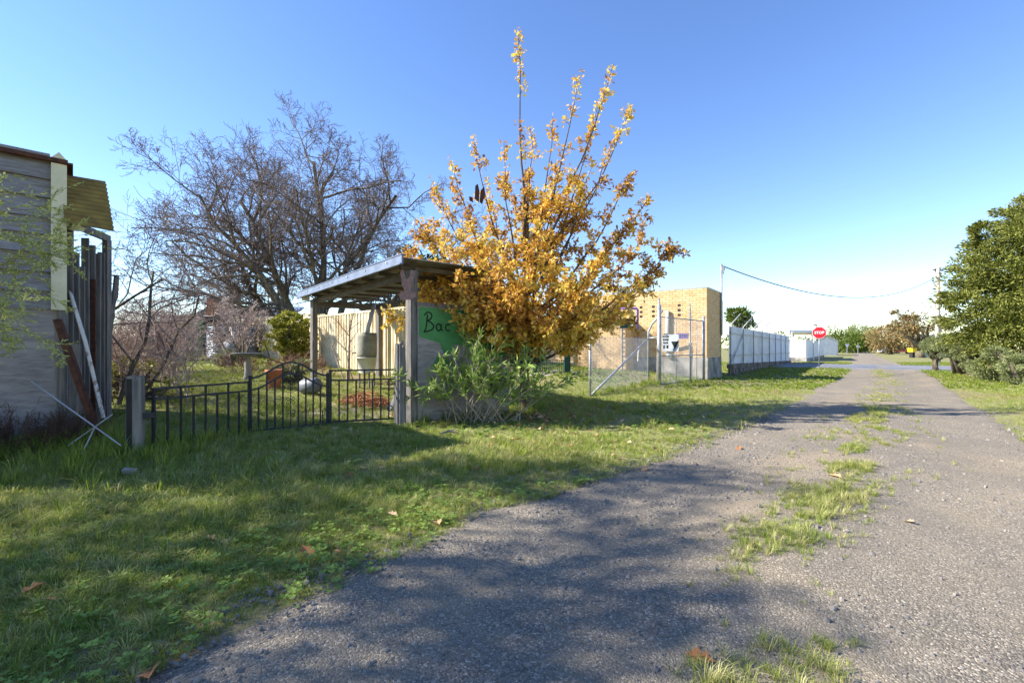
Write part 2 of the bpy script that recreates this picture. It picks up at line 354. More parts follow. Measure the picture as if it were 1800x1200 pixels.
vs0 = np.r_[-np.geomspace(1500, 32, 14), np.arange(-30, -10, .6), np.arange(-10, 8, .22), np.arange(8, 30, 1.0), np.geomspace(31, 1500, 14)]
g = sheet(us, lambda u: (vs0, -0.0*vs0), 'ground', ground_mat(), 0.0)
def lane_v(u):
    el = edge_l(u)-.1+.3*(vnoise(u, 0, 1.1, 3)-.5)+.2*(vnoise(u, 3, 3.7, 4)-.5); er = edge_r(u)+.2*(vnoise(u, 7, .9, 5)-.5)+.12*(vnoise(u, 3, 3.1, 6)-.5)
    t = np.linspace(0, 1, 30); v = el+(er-el)*t
    return v, np.clip(np.minimum(t, 1-t)*.9-.03, -.03, .018)
lane = sheet(np.r_[np.arange(-8, 14, .2), np.arange(14, 200, .8)], lane_v, 'gravel_lane', lane_mat(), 0.0)
def street_v(u):
    v = np.linspace(-60, 60, 90); return v, np.where((u < 35.25) | (u > 44.1), -.05, .03)+0*v
street = sheet(np.r_[35.0, 35.4, np.arange(36, 44, 1.0), 44.0, 44.4], street_v, 'cross_street', M_ASPH, 0.0)
# worn earth under the right-hand trees and the bare patch behind the gate
def patch(name, c, ru, rv, m, seed):
    mb = MB(); n = 40; a = np.linspace(0, 2*math.pi, n, endpoint=False); rr = 1+.35*(vnoise(np.cos(a)*2, np.sin(a)*2, 1.3, seed)-.5)
    rings = [0.02, .4, .8, 1.0]; P = []
    for q in rings:
        x = c[0]+(RD[0]*np.cos(a)*ru+RN[0]*np.sin(a)*rv)*rr*q; y = c[1]+(RD[1]*np.cos(a)*ru+RN[1]*np.sin(a)*rv)*rr*q
        P.append(np.c_[x, y, H(x, y)+(.012 if q < .95 else -.03)])
    P = np.array(P); P = np.concatenate([P, P[:, :1]], 1); mb.grid(P); o = mb.build(name, m, smooth=True); struct(o)
M_EARTH = mat('bare_earth', lin(150, 128, 104), lin(120, 102, 84), 4, .95, .4, 60)
M_EARTHG = mat('pale_dust', lin(182, 170, 152), lin(158, 146, 128), 4, .95, .4, 60)
patch('bare_earth', LN(27, 7.2)[:2], 7, 2.6, M_EARTH, 2)
patch('dusty_ground', W(655, 700, 9.2)[:2], 1.3, 1.0, M_EARTHG, 4)
patch('dirt_path', W(965, 660, 16.6)[:2], 2.2, .8, M_EARTHG, 6)

# ------------------------------------------------------------------ brick pump house
CR = np.array((7.82, 18.25)); FD = np.array((-0.797, 0.605))        # near corner, direction of the front face (to the left)
def FP(t, z, out=0.0): return np.array((CR[0]+FD[0]*t-RD[0]*out, CR[1]+FD[1]*t-RD[1]*out, z))
def SP(s, z, out=0.0): return np.array((CR[0]+RD[0]*s+RN[0]*out, CR[1]+RD[1]*s+RN[1]*out, z))
ZB0 = .90; NCO = 28; CH = .1003; BL = .272; ZT = ZB0+NCO*CH
ph = thing('brick_pump_house', 'buff brick utility building on a concrete base behind the mesh gates', 'building', (CR[0], CR[1], 0))
def prism(pts, z0, z1): return np.array([(p[0], p[1], z0) for p in pts]), (0, 0, z1-z0)
foot = [FP(0, 0)[:2]-.017*(RD+FD), FP(6, 0)[:2]-.017*RD, FP(6, 0)[:2]+2.3*RD, SP(2.3, 0)[:2]-.017*FD]
mb = MB(); mb.plate(*prism(foot, ZB0-.02, ZT-.012)); mb.build('wall_core', M_MORT, ph)
mb = MB(); f2 = [FP(0, 0)[:2]-.03*(RD+FD), FP(3.05, 0)[:2]-.03*RD, FP(3.05, 0)[:2]+2.3*RD, SP(2.3, 0)[:2]-.03*FD]
mb.plate(*prism(f2, -.3, ZB0)); mb.build('concrete_base', M_CONC, ph)
# wing, lower and set forward
wf = [FP(3.09, 0, .8)[:2], FP(7.5, 0, .8)[:2], FP(7.5, 0, -.0)[:2], FP(3.09, 0, -.0)[:2]]
ce = [(a+.012*np.sign(0)) for a in wf]
mb = MB(); mb.plate(*prism([FP(3.073, 0, .817)[:2], FP(7.5, 0, .817)[:2], FP(7.5, 0, 0)[:2], FP(3.073, 0, 0)[:2]], -.1, 2.42)); mb.build('wing_core', M_MORT, ph)
mb = MB(); mb.plate(*prism([FP(3.0, 0, .9)[:2], FP(7.6, 0, .9)[:2], FP(7.6, 0, 0.002)[:2], FP(3.0, 0, 0.002)[:2]], 2.42, 2.5)); mb.build('wing_roof', M_CONC, ph)
mb = MB(); mb.plate(*prism([FP(-.03, 0, .03)[:2], FP(6.03, 0, .03)[:2], FP(6.03, 0, -2.33)[:2], FP(-.03, 0, -2.33)[:2]], ZT-.01, ZT+.03)); mb.build('roof_flashing', M_GALV, ph)
mb = MB(); mb.box((0, 0, 0), (BL-.012, .05, CH-.011)); bmesh_me = None
brick_proto = mb.build('brick', M_BRICK, loc=(0, 0, 0)); COL.objects.unlink(brick_proto); bmeshes = []
for k in range(6):
    me = brick_proto.data.copy(); me.attributes['rnd'].data.foreach_set('value', np.full(8, k/5.0, np.float32)); bmeshes.append(me)
angF = math.atan2(FD[1], FD[0]); angS = math.atan2(RD[1], RD[0])
vents = {(5, 23), (5, 21), (5, 19), (9, 23), (9, 21), (9, 19), (11, 23), (11, 21), (11, 19)}   # (brick, course)
rest = MB(); holes = MB(); nb = 0
for c in range(NCO):
    z = ZB0+(c+.5)*CH
    for i in range(22):
        t = (i+.5)*BL+(BL/2 if c % 2 else 0)
        if t > 6-BL/2: continue
        vent = c in (21, 19, 17) and any(abs(t-a) < BL*.5 for a in (1.09, 2.17, 2.72))
        if vent:
            if nb < 9999: holes.box(FP(t, z, .012), (BL*.55, .02, CH*.8), angF)
            rest.box(FP(t-BL*.36, z, 0), (BL*.22, .05, CH-.011), angF, r=.5); rest.box(FP(t+BL*.36, z, 0), (BL*.22, .05, CH-.011), angF, r=.6); continue
        if t < 3.0 and nb < 300:
            o = bpy.data.objects.new('brick', bmeshes[rng.integers(0, 6)]); o.parent = ph
            p = FP(t, z, rng.normal(.0, .002)); o.location = (p[0]-CR[0], p[1]-CR[1], z); o.rotation_euler = (0, 0, angF); COL.objects.link(o); nb += 1
        else: rest.box(FP(t, z, 0), (BL-.012, .05, CH-.011), angF, r=rng.uniform(0, 1))
    for i in range(9):
        s0 = (i+.5)*BL+(0 if c % 2 else BL/2)-.0
        if s0 > 2.3-BL/2: continue
        rest.box(SP(s0, z, .0), (BL-.012, .05, CH-.011), angS, r=rng.uniform(0, 1))
    # half bats closing the corner courses
    rest.box(FP(BL*.25 if c % 2 else 6-BL*.25, z, -.0), (BL/2-.014, .048, CH-.011), angF, r=rng.uniform(0, 1))
    if not c % 2: rest.box(SP(BL*.25, z, -.001), (BL/2-.014, .047, CH-.011), angS, r=rng.uniform(0, 1))
for c in range(26):
    z = .0+(c+.5)*CH*.97
    if z > 2.4: break
    for i in range(17):
        t = 3.1+(i+.5)*BL+(BL/2 if c % 2 else 0)
        if t < 7.4: rest.box(FP(t, z, .8), (BL-.012, .05, CH*.97-.011), angF, r=rng.uniform(0, .6))
    for i in range(3):
        s0 = -.8+(i+.5)*BL
        rest.box(np.array((*(FP(3.09, 0)[:2]+RD*s0), z)), (BL-.012, .05, CH*.97-.011), angS, r=rng.uniform(0, .6))
rest.build('brickwork', M_BRICK, ph, kind='stuff'); holes.build('air_vent', M_DARK, ph)
# wall fittings
wp = thing('white_pipe', 'fat white pipe fixed upright on the buff brick front', 'pipe', FP(1.55, .95, .12))
mb = MB(); mb.tube([FP(1.55, 1.02, .12), FP(1.55, 2.85, .12)], .075, 12); mb.build('pipe', M_PVC, wp, smooth=True)
mb = MB(); mb.tube([FP(1.55, 1.02, .12), FP(1.5, .96, .12), FP(1.36, .95, .12)], .085, 12); mb.build('elbow', M_PVC, wp, smooth=True)
for z in (1.3, 2.5):
    mb = MB(); mb.box(FP(1.55, z, .1), (.2, .16, .03), angF); mb.build('bracket', M_GALV, wp)
pq = thing('plaque', 'small purple plaque with pale lettering on the brick wall', 'plaque', FP(.95, 1.79, .04))
mb = MB(); mb.box(FP(.95, 1.79, .04), (.42, .012, .2), angF); mb.build('plate', M_PURP, pq)
mb = MB()
for k in range(5): mb.box(FP(1.1-.075*k, 1.80, .049), (.04, .004, .1), angF)
mb.build('lettering', M_INK, pq)
mast = thing('service_mast', 'grey steel service pole rising above the brick building corner', 'pole', SP(2.05, 1.9, .07))
mb = MB(); mb.tube([SP(2.05, 1.9, .08), SP(2.05, 4.95, .08)], .045, 10); mb.build('pole', M_GALV, mast, smooth=True)
mb = MB(); mb.box(SP(2.05, 4.75, .16), (.1, .12, .2), angS); mb.tube([SP(2.05, 4.62, .16), SP(2.05, 4.5, .17)], .025, 6); mb.build('insulator', M_PLASTIC, mast)
mb = MB(); mb.box(SP(2.16, 2.6, .06), (.16, .08, 1.5), angS); mb.build('conduit_cover', M_GALV, mast)
PT = np.array(W(1645, 487, 38))
a = SP(2.05, 4.88, .08); b = PT; t = np.linspace(0, 1, 40)[:, None]
cp = a+(b-a)*t-np.array((0, 0, 1))*4*1.55*t*(1-t)
mb = MB(); mb.tube(cp, .024, 5); tag(mb.build('overhead_cable', M_BLACK), 'black cable sagging between the building mast and the timber pole', 'cable')

# ------------------------------------------------------------------ compound mesh fence, gates
def chain(mb, p0, p1, z0, z1, pitch=.062, rr=.0024):
    p0 = np.array(p0[:2]); p1 = np.array(p1[:2]); L = np.linalg.norm(p1-p0); Hh = z1-z0
    P = lambda s, z: np.array((*(p0+(p1-p0)*s/L), z0+z))
    for sg in (1, -1):
        k = -Hh if sg > 0 else 0.0
        while k < L+(0 if sg > 0 else Hh):
            if sg > 0: sa, za, sb, zb = max(k, 0), max(-k, 0), min(k+Hh, L), min(Hh, L-k)
            else: sa, za, sb, zb = min(k, L), max(0, k-L), max(k-Hh, 0), min(Hh, k)
            if abs(zb-za) > .02: mb.beam(P(sa, za), P(sb, zb), rr*2, rr*2)
            k += pitch*1.41
A_ = np.array((2.10, 12.24)); B_ = np.array((4.72, 15.75)); C_ = np.array((5.02, 15.52)); D_ = np.array((7.62, 18.1))
cf = thing('mesh_fence', 'chain link fence with a slanting pipe brace beside the gates', 'fence', (*A_, GZ(*A_)))
def gz(p): return GZ(p[0], p[1])
mb = MB(); mb.tube([(*A_, gz(A_)-.1), (*A_, 1.66)], .035, 8); mb.build('post', M_GALV, cf, smooth=True)
mb = MB(); mb.tube([(*B_, -.1), (*B_, 1.85), *(np.array((*B_, 1.85))+np.array((RN[0]*q*.5, RN[1]*q*.5, 0))+np.array((0, 0, z)) for q, z in ((.25, .25), (.6, .45), (1.0, .72)))], .035, 8); mb.build('post', M_GALV, cf, smooth=True)
mb = MB(); mb.tube([(*(A_+.03), gz(A_)+.02), (*B_, 1.62)], .03, 8); mb.build('brace', M_GALV, cf, smooth=True)
mb = MB(); mb.tube([(*B_, 1.64), (*C_, 1.64)], .024, 8); mb.build('top_rail', M_GALV, cf, smooth=True)
mb = MB(); chain(mb, A_, B_, .12, 1.62); mb.build('wire_mesh', M_GALV, cf, kind='stuff')
bw = thing('mesh_fence', 'chain link fence far across the compound by white posts', 'fence', (3.9, 22.5, 0))
fpts = [W(905, 600, 20.0), W(1011, 600, 21.0), W(1056, 600, 21.5), W(1078, 600, 20.6)]
for q, p in enumerate(fpts[1:]):
    g0 = gz(p); mb = MB(); mb.tube([(p[0], p[1], g0-.1), (p[0], p[1], g0+(3.0 if q == 0 else 1.9))], .11 if q == 0 else .045, 10); mb.build('post', M_PVC if q == 0 else M_GALV, bw, smooth=True)
mb = MB()
for q in range(3): chain(mb, fpts[q], fpts[q+1], gz(fpts[q])+.1, gz(fpts[q])+1.8, pitch=.09, rr=.0035)
mb.build('wire_mesh', M_GALV, bw, kind='stuff')
mb = MB()
for q in range(3): mb.beam((*fpts[q][:2], gz(fpts[q])+.05), (*fpts[q+1][:2], gz(fpts[q+1])+.05), .2, .18)
mb.build('kerb', M_CONC, bw)
# double gate between C_ and D_
gt = thing('mesh_gates', 'pair of chain link gates on steel frames with barbed strands', 'gate', (*C_, 0))
def gp(s): return C_+(D_-C_)*s
for s, rr, top in ((0, .07, 2.76), (1, .06, 2.55)):
    mb = MB(); p = gp(s); mb.tube([(*p, -.15), (*p, top)], rr, 12); mb.build('gate_post', M_GALV, gt, smooth=True)
mb = MB(); mb.tube([(*gp(0), 2.7), (*gp(0), 2.98)], .035, 8); mb.build('post_spike', M_GALV, gt)
for sa, sb in ((.03, .66), (.67, .98)):
    mb = MB()
    for z in (.06, 1.02, 2.36): mb.tube([(*gp(sa), z), (*gp(sb), z)], .02, 8)
    for s in (sa, sb, (sa+sb)/2): mb.tube([(*gp(s), .06), (*gp(s), 2.36 if s != (sa+sb)/2 else 2.36)], .02 if s != (sa+sb)/2 else .014, 8)
    fr = mb.build('gate_frame', M_GALV, gt, smooth=True)
    mb = MB(); chain(mb, gp(sa), gp(sb), .06, 2.36); mb.build('wire_mesh', M_GALV, fr, kind='stuff')
    mb = MB()
    for s in np.linspace(sa, sb, 3):
        for dz in (.12, .24, .36):
            pass
    for dz in (.14, .27, .40):
        q = np.linspace(sa, sb, 12); mb.tube(np.array([(*gp(s), 2.36+dz-.03*math.sin(i*1.3)) for i, s in enumerate(q)]), .004, 4)
    mb.build('barbed_wire', M_GALV, fr)
mb = MB()
for dx in (-.12, .12): mb.tube([(*(gp(.665)+dx*RD), 2.36), (*gp(.665), 2.95)], .014, 6)
mb.tube([(*gp(.665), 2.36), (*gp(.665), 2.98)], .02, 6); mb.build('wire_bracket', M_GALV, gt)
mb = MB(); mb.box((*gp(.665), 1.45), (.14, .1, .08), angS); mb.build('latch', M_GALV, gt)
mb = MB(); mb.box((*gp(.665), 1.0), (.16, .1, .1), angS); mb.build('padlock', M_GALV, gt)
L4 = np.linalg.norm(D_-C_)
sg = thing('warning_sign', 'white warning sign with black triangle wired to the mesh gate', 'sign', (*W(1180, 603, 15.9)[:2], 1.2))
SG0 = W(1180, 603, 15.9)[:2]
def gq(s, z, out=.03): p = SG0-FD*(s-.2)*L4-RD*(out+.05); return np.array((*p, z))
mb = MB(); mb.box(gq(.2, 1.47), (.56, .008, .58), angF); mb.build('plate', mat('pale_sign', lin(196, 202, 208), lin(170, 176, 184), 4, .5), sg)
mb = MB(); L4 = np.linalg.norm(D_-C_)
for k, (wd, z, hh) in enumerate(((.14, 1.77, .04), (.22, 1.69, .06), (.2, 1.58, .07), (.16, 1.47, .07))): mb.box(gq(.2-.17/L4, z, .037), (wd, .004, hh), angF)
for k in (0, 1): mb.box(gq(.2-(.22-.11*k)/L4, 1.33, .037), (.07, .004, .12), angF)
mb.build('lettering', M_INK, sg)
mb = MB(); tri = [gq(.2+.02/L4, 1.52, .038), gq(.2+.28/L4, 1.52, .038), gq(.2+.15/L4, 1.25, .038)]; mb.plate(tri, (RN[0]*.003, RN[1]*.003, 0)); mb.build('warning_triangle', M_INK, sg)
# purple pipe frame and little green sign in the compound
pf = thing('purple_pipe_frame', 'purple painted pipe frame with white tap line in the compound', 'pipe', W(1121, 640, 19.2))
p = W(1121, 640, 18.6); q = W(1090, 640, 18.9)
mb = MB(); mb.tube([(p[0], p[1], .3), (p[0], p[1], 2.85), (p[0]-.05, p[1], 2.9), (q[0], q[1], 2.92)], .05, 8); mb.build('pipe', M_PURP, pf, smooth=True)
mb = MB(); mb.tube([(p[0]-.02, p[1]-.08, .75), (p[0]+.02, p[1]-.08, 1.35)], .03, 8); mb.build('tap', M_PVC, pf)
gs = thing('green_sign', 'small dark green sign with white curved mark behind the autumn leaves', 'sign', W(1106, 568, 18.2))
c = W(1103, 568, 18.2); mb = MB(); mb.box(c, (.6, .02, .4)); mb.build('plate', M_DKGREEN, gs)
mb = MB(); t = np.linspace(-2.6, .2, 12); mb.tube(np.c_[c[0]+.14+.1*np.cos(t), np.full(12, c[1]-.014), c[2]+.1*np.sin(t)], .018, 5); mb.build('mark', M_WHITE, gs)
mb = MB(); mb.beam((c[0]-.2, c[1]+.03, .4), (c[0]-.2, c[1]+.03, c[2]+.1), .05, .05); mb.build('post', M_GALV, gs)
# dark green timber barrier
gb = thing('green_barrier', 'dark green post and rail barrier with thin upright bars', 'barrier', W(970, 660, 17.0))
p0, p1 = W(943, 660, 16.2), W(997, 660, 16.8)
for p in (p0, p1): mb = MB(); g0 = gz(p); mb.box((p[0], p[1], g0+.55), (.22, .2, 1.3)); mb.build('post', M_DKGREEN, gb)
mb = MB(); mb.beam((p0[0]-.5, p0[1], gz(p0)+1.2), (p1[0]+.5, p1[1], gz(p1)+1.2), .12, .14); mb.build('top_rail', mat('dark_timber', lin(88, 62, 50), lin(66, 48, 42), 6, .8), gb)
for k in range(15):
    q = p0+(p1-p0)*(k+1)/16; mb = MB(); mb.tube([(q[0], q[1], gz(q)+.02), (q[0], q[1], gz(q)+.48)], .012, 5); mb.build('bar', M_DKGREEN, gb)
mb = MB()
for z in (.05, .46): mb.beam((p0[0], p0[1], gz(p0)+z), (p1[0], p1[1], gz(p1)+z), .03, .03)
mb.build('bar_rail', M_DKGREEN, gb)
# ------------------------------------------------------------------ white sheet fence with barbed arms
def corr_sheet(mb, p0, p1, z0, z1, amp=.012, pitch=.09, slope=0.0, nv=2, trap=False):
    p0 = np.array(p0[:2]); p1 = np.array(p1[:2]); L = np.linalg.norm(p1-p0); d = (p1-p0)/L; nr = np.array((d[1], -d[0]))
    n = max(8, int(L/pitch*(6 if trap else 8))); s = np.linspace(0, L, n+1)
    o = amp*np.sin(2*math.pi*s/pitch)
    if trap: o = np.clip(o*2.2, -amp, amp)
    P = np.zeros((n+1, nv, 3))
    for k in range(nv):
        q = k/(nv-1); P[:, k, :2] = p0+np.outer(s, d)+np.outer(o, nr); P[:, k, 2] = (z0[0]+(z0[1]-z0[0])*s/L)*(1-q)+(z1[0]+(z1[1]-z1[0])*s/L)*q
    mb.grid(P); return nr
wf0 = LN(22.9, -4.72)[:2]; wf1 = LN(46.3, -4.75)[:2]; LW = np.linalg.norm(wf1-wf0)
wfz = thing('sheet_steel_fence', 'long white corrugated fence with barbed wire arms on a stone footing', 'fence', (*wf0, 0))
nb_ = 8; pp = [wf0+(wf1-wf0)*k/nb_ for k in range(nb_+1)]
zb = lambda k: .55-.38*k/nb_
for k in range(nb_):
    mb = MB(); corr_sheet(mb, pp[k]-RN*.05, pp[k+1]-RN*.05, (zb(k), zb(k+1)), (2.31, 2.31), amp=.02, pitch=.2, trap=True)
    mb.build('sheet', M_WSHEET, wfz)
    for z in (.95, 2.0): mb = MB(); mb.beam((*pp[k], z-.1*k/nb_), (*pp[k+1], z-.1*(k+1)/nb_), .04, .05); mb.build('rail', M_GALV, wfz)
for k in range(nb_+1):
    p = pp[k]+RN*.03; e = np.array((*(p+RN*.42), 2.85))
    mb = MB(); mb.tube([(*p, -.2), (*p, 2.35), e], .028, 8); mb.build('post', M_GALV, wfz, smooth=True)
mb = MB(); mb.tube([(*(pp[0]+RN*.04), .6), (*(pp[1]+RN*.04), 1.95)], .02, 6); mb.tube([(*(pp[0]+RN*.05+RD*.3), .6), (*(pp[1]+RN*.05), 2.1)], .015, 6); mb.build('brace', M_GALV, wfz)
for q in (.3, .62, .95):
    mb = MB(); t = np.linspace(0, 1, 70); xy = pp[0][None]+np.outer(t, wf1-wf0)+RN*(.03+.42*q)
    mb.tube(np.c_[xy, 2.35+.5*q-.03*np.abs(np.sin(t*nb_*math.pi))], .006, 4); mb.build('barbed_strand', M_GALV, wfz)
mb = MB()
for k in range(nb_*9):
    s = (k+.5)/(nb_*9); top = .55-.38*s; nrow = max(1, int((top+.12)/.17)); rowh = (top+.12)/nrow
    for j in range(nrow):
        c = wf0+(wf1-wf0)*(s+(.5/(nb_*9) if j % 2 else 0)); mb.box((*(c+RN*rng.normal(.0, .015)), -.12+(j+.5)*rowh), (LW/(nb_*9)*.97, .24+rng.uniform(0, .06), rowh*.93), angS, r=rng.uniform(0, 1), jit=.012)
mb.build('stone_footing', M_STONE, wfz, kind='stuff')
# second white fence beyond the street
c2 = LN(51.3, -3.9)[:2]; sf = thing('sheet_steel_fence', 'white corrugated fence across the street, turning its corner on low blocks', 'fence', (*c2, 0))
for k in range(3):
    mb = MB(); a = c2+FD*2.2*k; b = c2+FD*2.2*(k+1); corr_sheet(mb, a, b, (.38, .38), (2.08, 2.08), .012, .16); mb.build('sheet', M_WSHEET, sf, smooth=True)
for k in range(9):
    mb = MB(); a = c2+RD*3*k; b = c2+RD*3*(k+1); corr_sheet(mb, a, b, (.3, .3), (2.08, 2.08), .012, .16); mb.build('sheet', M_WSHEET, sf, smooth=True)
mb = MB(); mb.beam((*c2, .15), (*(c2+FD*6.6), .15), .2, .44); mb.beam((*c2, .1), (*(c2+RD*27), .1), .2, .38); mb.build('block_base', M_CONC, sf)
for k in range(2): mb = MB(); mb.tube([(*(c2-RD*.1+FD*k*6.4), -.1), (*(c2-RD*.1+FD*k*6.4), 2.2)], .05, 8); mb.build('post', M_GALV, sf)
# steel frame canopy behind it
cn = thing('steel_canopy', 'open steel frame canopy with a flat roof behind the white fence', 'canopy', W(1410, 600, 50))
cpx = [(1392, 46), (1430, 46), (1392, 54), (1432, 56)]
for px, Y in cpx: p = W(px, 600, Y); mb = MB(); mb.tube([(p[0], p[1], 0), (p[0], p[1], 2.9)], .07, 6); mb.build('post', M_PVC, cn)
q = [W(1388, 0, 46), W(1431, 0, 46), W(1434, 0, 56), W(1388, 0, 55)]
mb = MB(); mb.plate([(p[0], p[1], 2.85) for p in q], (0, 0, .22)); mb.build('roof', M_WSHEET, cn)
for z in (1.75, 2.3): a = W(1398, 0, 47); b = W(1444, 0, 50); mb = MB(); mb.beam((a[0], a[1], z), (b[0], b[1], z), .09, .09); mb.build('rail', M_PVC, cn)
def gable(name, label, px0, px1, Y, h, hr, depth, wm, rm, dirv=RD):
    a = W(px0, 0, Y)[:2]; b = W(px1, 0, Y)[:2]; o = thing(name, label, 'building', (*a, 0)); d = np.array(dirv)*depth
    mid = (a+b)/2
    mb = MB(); mb.plate([(*a, 0), (*b, 0), (*b, h), (*mid, hr), (*a, h)], (d[0], d[1], 0)); mb.build('wall', wm, o)
    for s0, s1 in ((a, mid), (mid, b)):
        z0, z1 = (h, hr) if s0 is a else (hr, h); e = (s1-s0)*.08
        p = [np.array((*(s0-(e if s0 is a else 0*e)), z0+.03)), np.array((*(s1+(e if s1 is b else 0*e)), z1+.03))]
        p2 = [p[0]-np.array((*unit(d), 0))*.3, p[1]-np.array((*unit(d), 0))*.3]
        mb = MB(); mb.plate([p2[0], p2[1], p[1]+np.array((*d*1.05, 0)), p[0]+np.array((*d*1.05, 0))], (0, 0, .1)); mb.build('roof', rm, o)
    return o
o = gable('white_shed', 'plain white gabled shed at the far end of the white fence', 1440, 1470, 76, 2.4, 3.05, 8, M_WSHEET, M_WSHEET)
# STOP sign
def text_mesh(body, size, m, name, parent, origin, ax, up, nrm):
    cu = bpy.data.curves.new(name, 'FONT'); cu.body = body; cu.size = size; cu.align_x = 'CENTER'; cu.align_y = 'CENTER'; cu.offset = size*.02
    to = bpy.data.objects.new(name, cu); COL.objects.link(to); dg = bpy.context.evaluated_depsgraph_get()
    me = bpy.data.meshes.new_from_object(to.evaluated_get(dg)); bpy.data.objects.remove(to); bpy.data.curves.remove(cu)
    R = np.array([ax, up, nrm]).T; v = np.array([q.co for q in me.vertices])@R.T+np.array(origin)
    mb = MB(); mb.add(v, [list(p.vertices) for p in me.polygons]); bpy.data.meshes.remove(me)
    return mb.build(name, m, parent)
sp = W(1440, 645, 30.4); ss = thing('stop_sign', 'red octagonal STOP sign on a thin grey post at the street corner', 'sign', (sp[0], sp[1], gz(sp)))
sax = np.array((.86, -.51, 0)); sn = np.array((-.51, -.86, 0)); ctr = np.array((sp[0], sp[1], 2.30))
def octa(r_, off): return [ctr+sn*off+sax*r_*math.cos(rad(22.5+45*k))+np.array((0, 0, 1))*r_*math.sin(rad(22.5+45*k)) for k in range(8)]
mb = MB(); mb.tube([(sp[0], sp[1], -.1), (sp[0], sp[1], 2.62)], .03, 8); mb.build('post', M_GALV, ss, smooth=True)
mb = MB(); mb.plate(octa(.42, .05), -sn*.006); mb.build('rim', M_WHITE, ss)
mb = MB(); mb.plate(octa(.40, .054), -sn*.003); mb.build('face', M_RED, ss)
text_mesh('STOP', .245, M_WHITE, 'lettering', ss, ctr+sn*.058-np.array((0, 0, .0)), sax*.92, np.array((0, 0, 1.)), sn)
# far signs
gw = W(1489, 612, 84); o = thing('give_way_sign', 'small give way triangle sign on a thin post far down the road', 'sign', (gw[0], gw[1], 0))
mb = MB(); mb.tube([(gw[0], gw[1], 0), (gw[0], gw[1], 1.3)], .04, 6); mb.build('post', M_GALV, o)
mb = MB(); mb.plate([(gw[0]-.42, gw[1]-.05, 2.0), (gw[0]+.42, gw[1]-.05, 2.0), (gw[0], gw[1]-.05, 1.25)], (0, .02, 0)); mb.build('face', M_WHITE, o)
gw = W(1508, 612, 96); o = thing('white_road_sign', 'small white rectangular sign on a thin post before the far bushes', 'sign', (gw[0], gw[1], 0))
mb = MB(); mb.tube([(gw[0], gw[1], 0), (gw[0], gw[1], 2.3)], .05, 6); mb.build('post', M_GALV, o)
mb = MB(); mb.box((gw[0], gw[1]-.07, 1.6), (.65, .02, .4)); mb.build('plate', M_WHITE, o)
sp = W(1649, 645, 29.5); o = thing('marker_post', 'slim white marker post beside the street on the right', 'post', (sp[0], sp[1], 0))
mb = MB(); mb.box((sp[0], sp[1], .55), (.1, .03, 1.2)); mb.build('post', M_PVC, o)
mb = MB(); mb.box((sp[0]-.002, sp[1]-.02, 1.0), (.06, .006, .1)); mb.build('reflector', M_GALV, o)
# utility poles
up = thing('utility_pole', 'thick pale timber power pole with a frayed top behind the shrubs', 'pole', (PT[0]+.12, PT[1], 0))
mb = MB(); px_ = PT[0]+.15; mb.tube([(px_, PT[1], -.1), (px_+.02, PT[1], 4), (px_-.02, PT[1], 8.0)], [.2, .18, .165], 12); mb.build('shaft', M_POLE, up, smooth=True)
mb = MB(); mb.beam((px_-.4, PT[1], 7.8), (px_+.45, PT[1], 7.75), .1, .12); mb.build('crossarm', M_WOOD, up)
for dx in (-.35, -.12, .2, .42): mb = MB(); mb.tube([(px_+dx, PT[1]-.03, 7.8), (px_+dx, PT[1]-.03, 8.05)], [.03, .045], 8); mb.build('insulator', M_PVC, up)
for k, (e, sag) in enumerate((((PT[0]+60, 60, 9.2), 1.2), ((PT[0]+14, 20, 7.6), .4))):
    t = np.linspace(0, 1, 24)[:, None]; aa = np.array((px_, PT[1], 7.95)); cp = aa+(np.array(e)-aa)*t-np.array((0, 0, 1))*4*sag*t*(1-t)
    mb = MB(); mb.tube(cp, .014, 4); tag(mb.build('overhead_cable', M_BLACK), 'black cable running from the timber pole over the big tree' if k == 0 else 'black cable dropping from the timber pole behind the shrubs', 'cable')
p = W(1435, 575, 120); o = thing('utility_pole', 'distant slim power pole above the white shed roofs', 'pole', (p[0], p[1], 0))
mb = MB(); mb.tube([(p[0], p[1], 0), (p[0], p[1], 7.5)], .14, 8); mb.build('shaft', M_WOOD, o); mb = MB(); mb.box((p[0]-.3, p[1], 7.3), (.9, .15, .3)); mb.build('crossarm', M_WOOD, o)
# house under the gums and odds and ends
hp = W(1618, 600, 62); ho = thing('low_house', 'low pale house with flat eaves half hidden behind the shrubs', 'house', (hp[0], hp[1], 0))
a = W(1622, 0, 62)[:2]; b = W(1690, 0, 66)[:2]
mb = MB(); mb.plate([(*a, 0), (*b, 0), (*(b+RD*7), 0), (*(a+RD*7), 0)], (0, 0, 2.75)); mb.build('wall', M_FARW, ho)
mb = MB(); e = unit(np.array((*(b-a), 0)))[:2]; mb.plate([(*(a-e*.7-RD*.6), 2.76), (*(b+e*.7-RD*.6), 2.76), (*(b+e*.7+RD*7.5), 2.76), (*(a-e*.7+RD*7.5), 2.76)], (0, 0, .32)); mb.build('roof', M_FARW, ho)
mb = MB(); mb.beam((*(a+e*.9-RD*.03), 1.95), (*(a+e*2.4-RD*.03), 1.95), .02, .75); wn = mb.build('window', M_DARK, ho)
mb = MB(); mb.beam((*(a+e*.85-RD*.05), 1.52), (*(a+e*2.45-RD*.05), 1.52), .08, .1); mb.build('sill', M_FARW, wn)
p = W(1608, 614, 58); o = thing('yellow_skip', 'small bright yellow box standing under the forked gum tree', 'box', (p[0], p[1], 0))
mb = MB(); mb.plate([(p[0]-.22, p[1], .75), (p[0]+.22, p[1], .75), (p[0]+.3, p[1], 1.2), (p[0]-.3, p[1], 1.2)], (0, .8, 0)); mb.build('body', M_YEL, o)
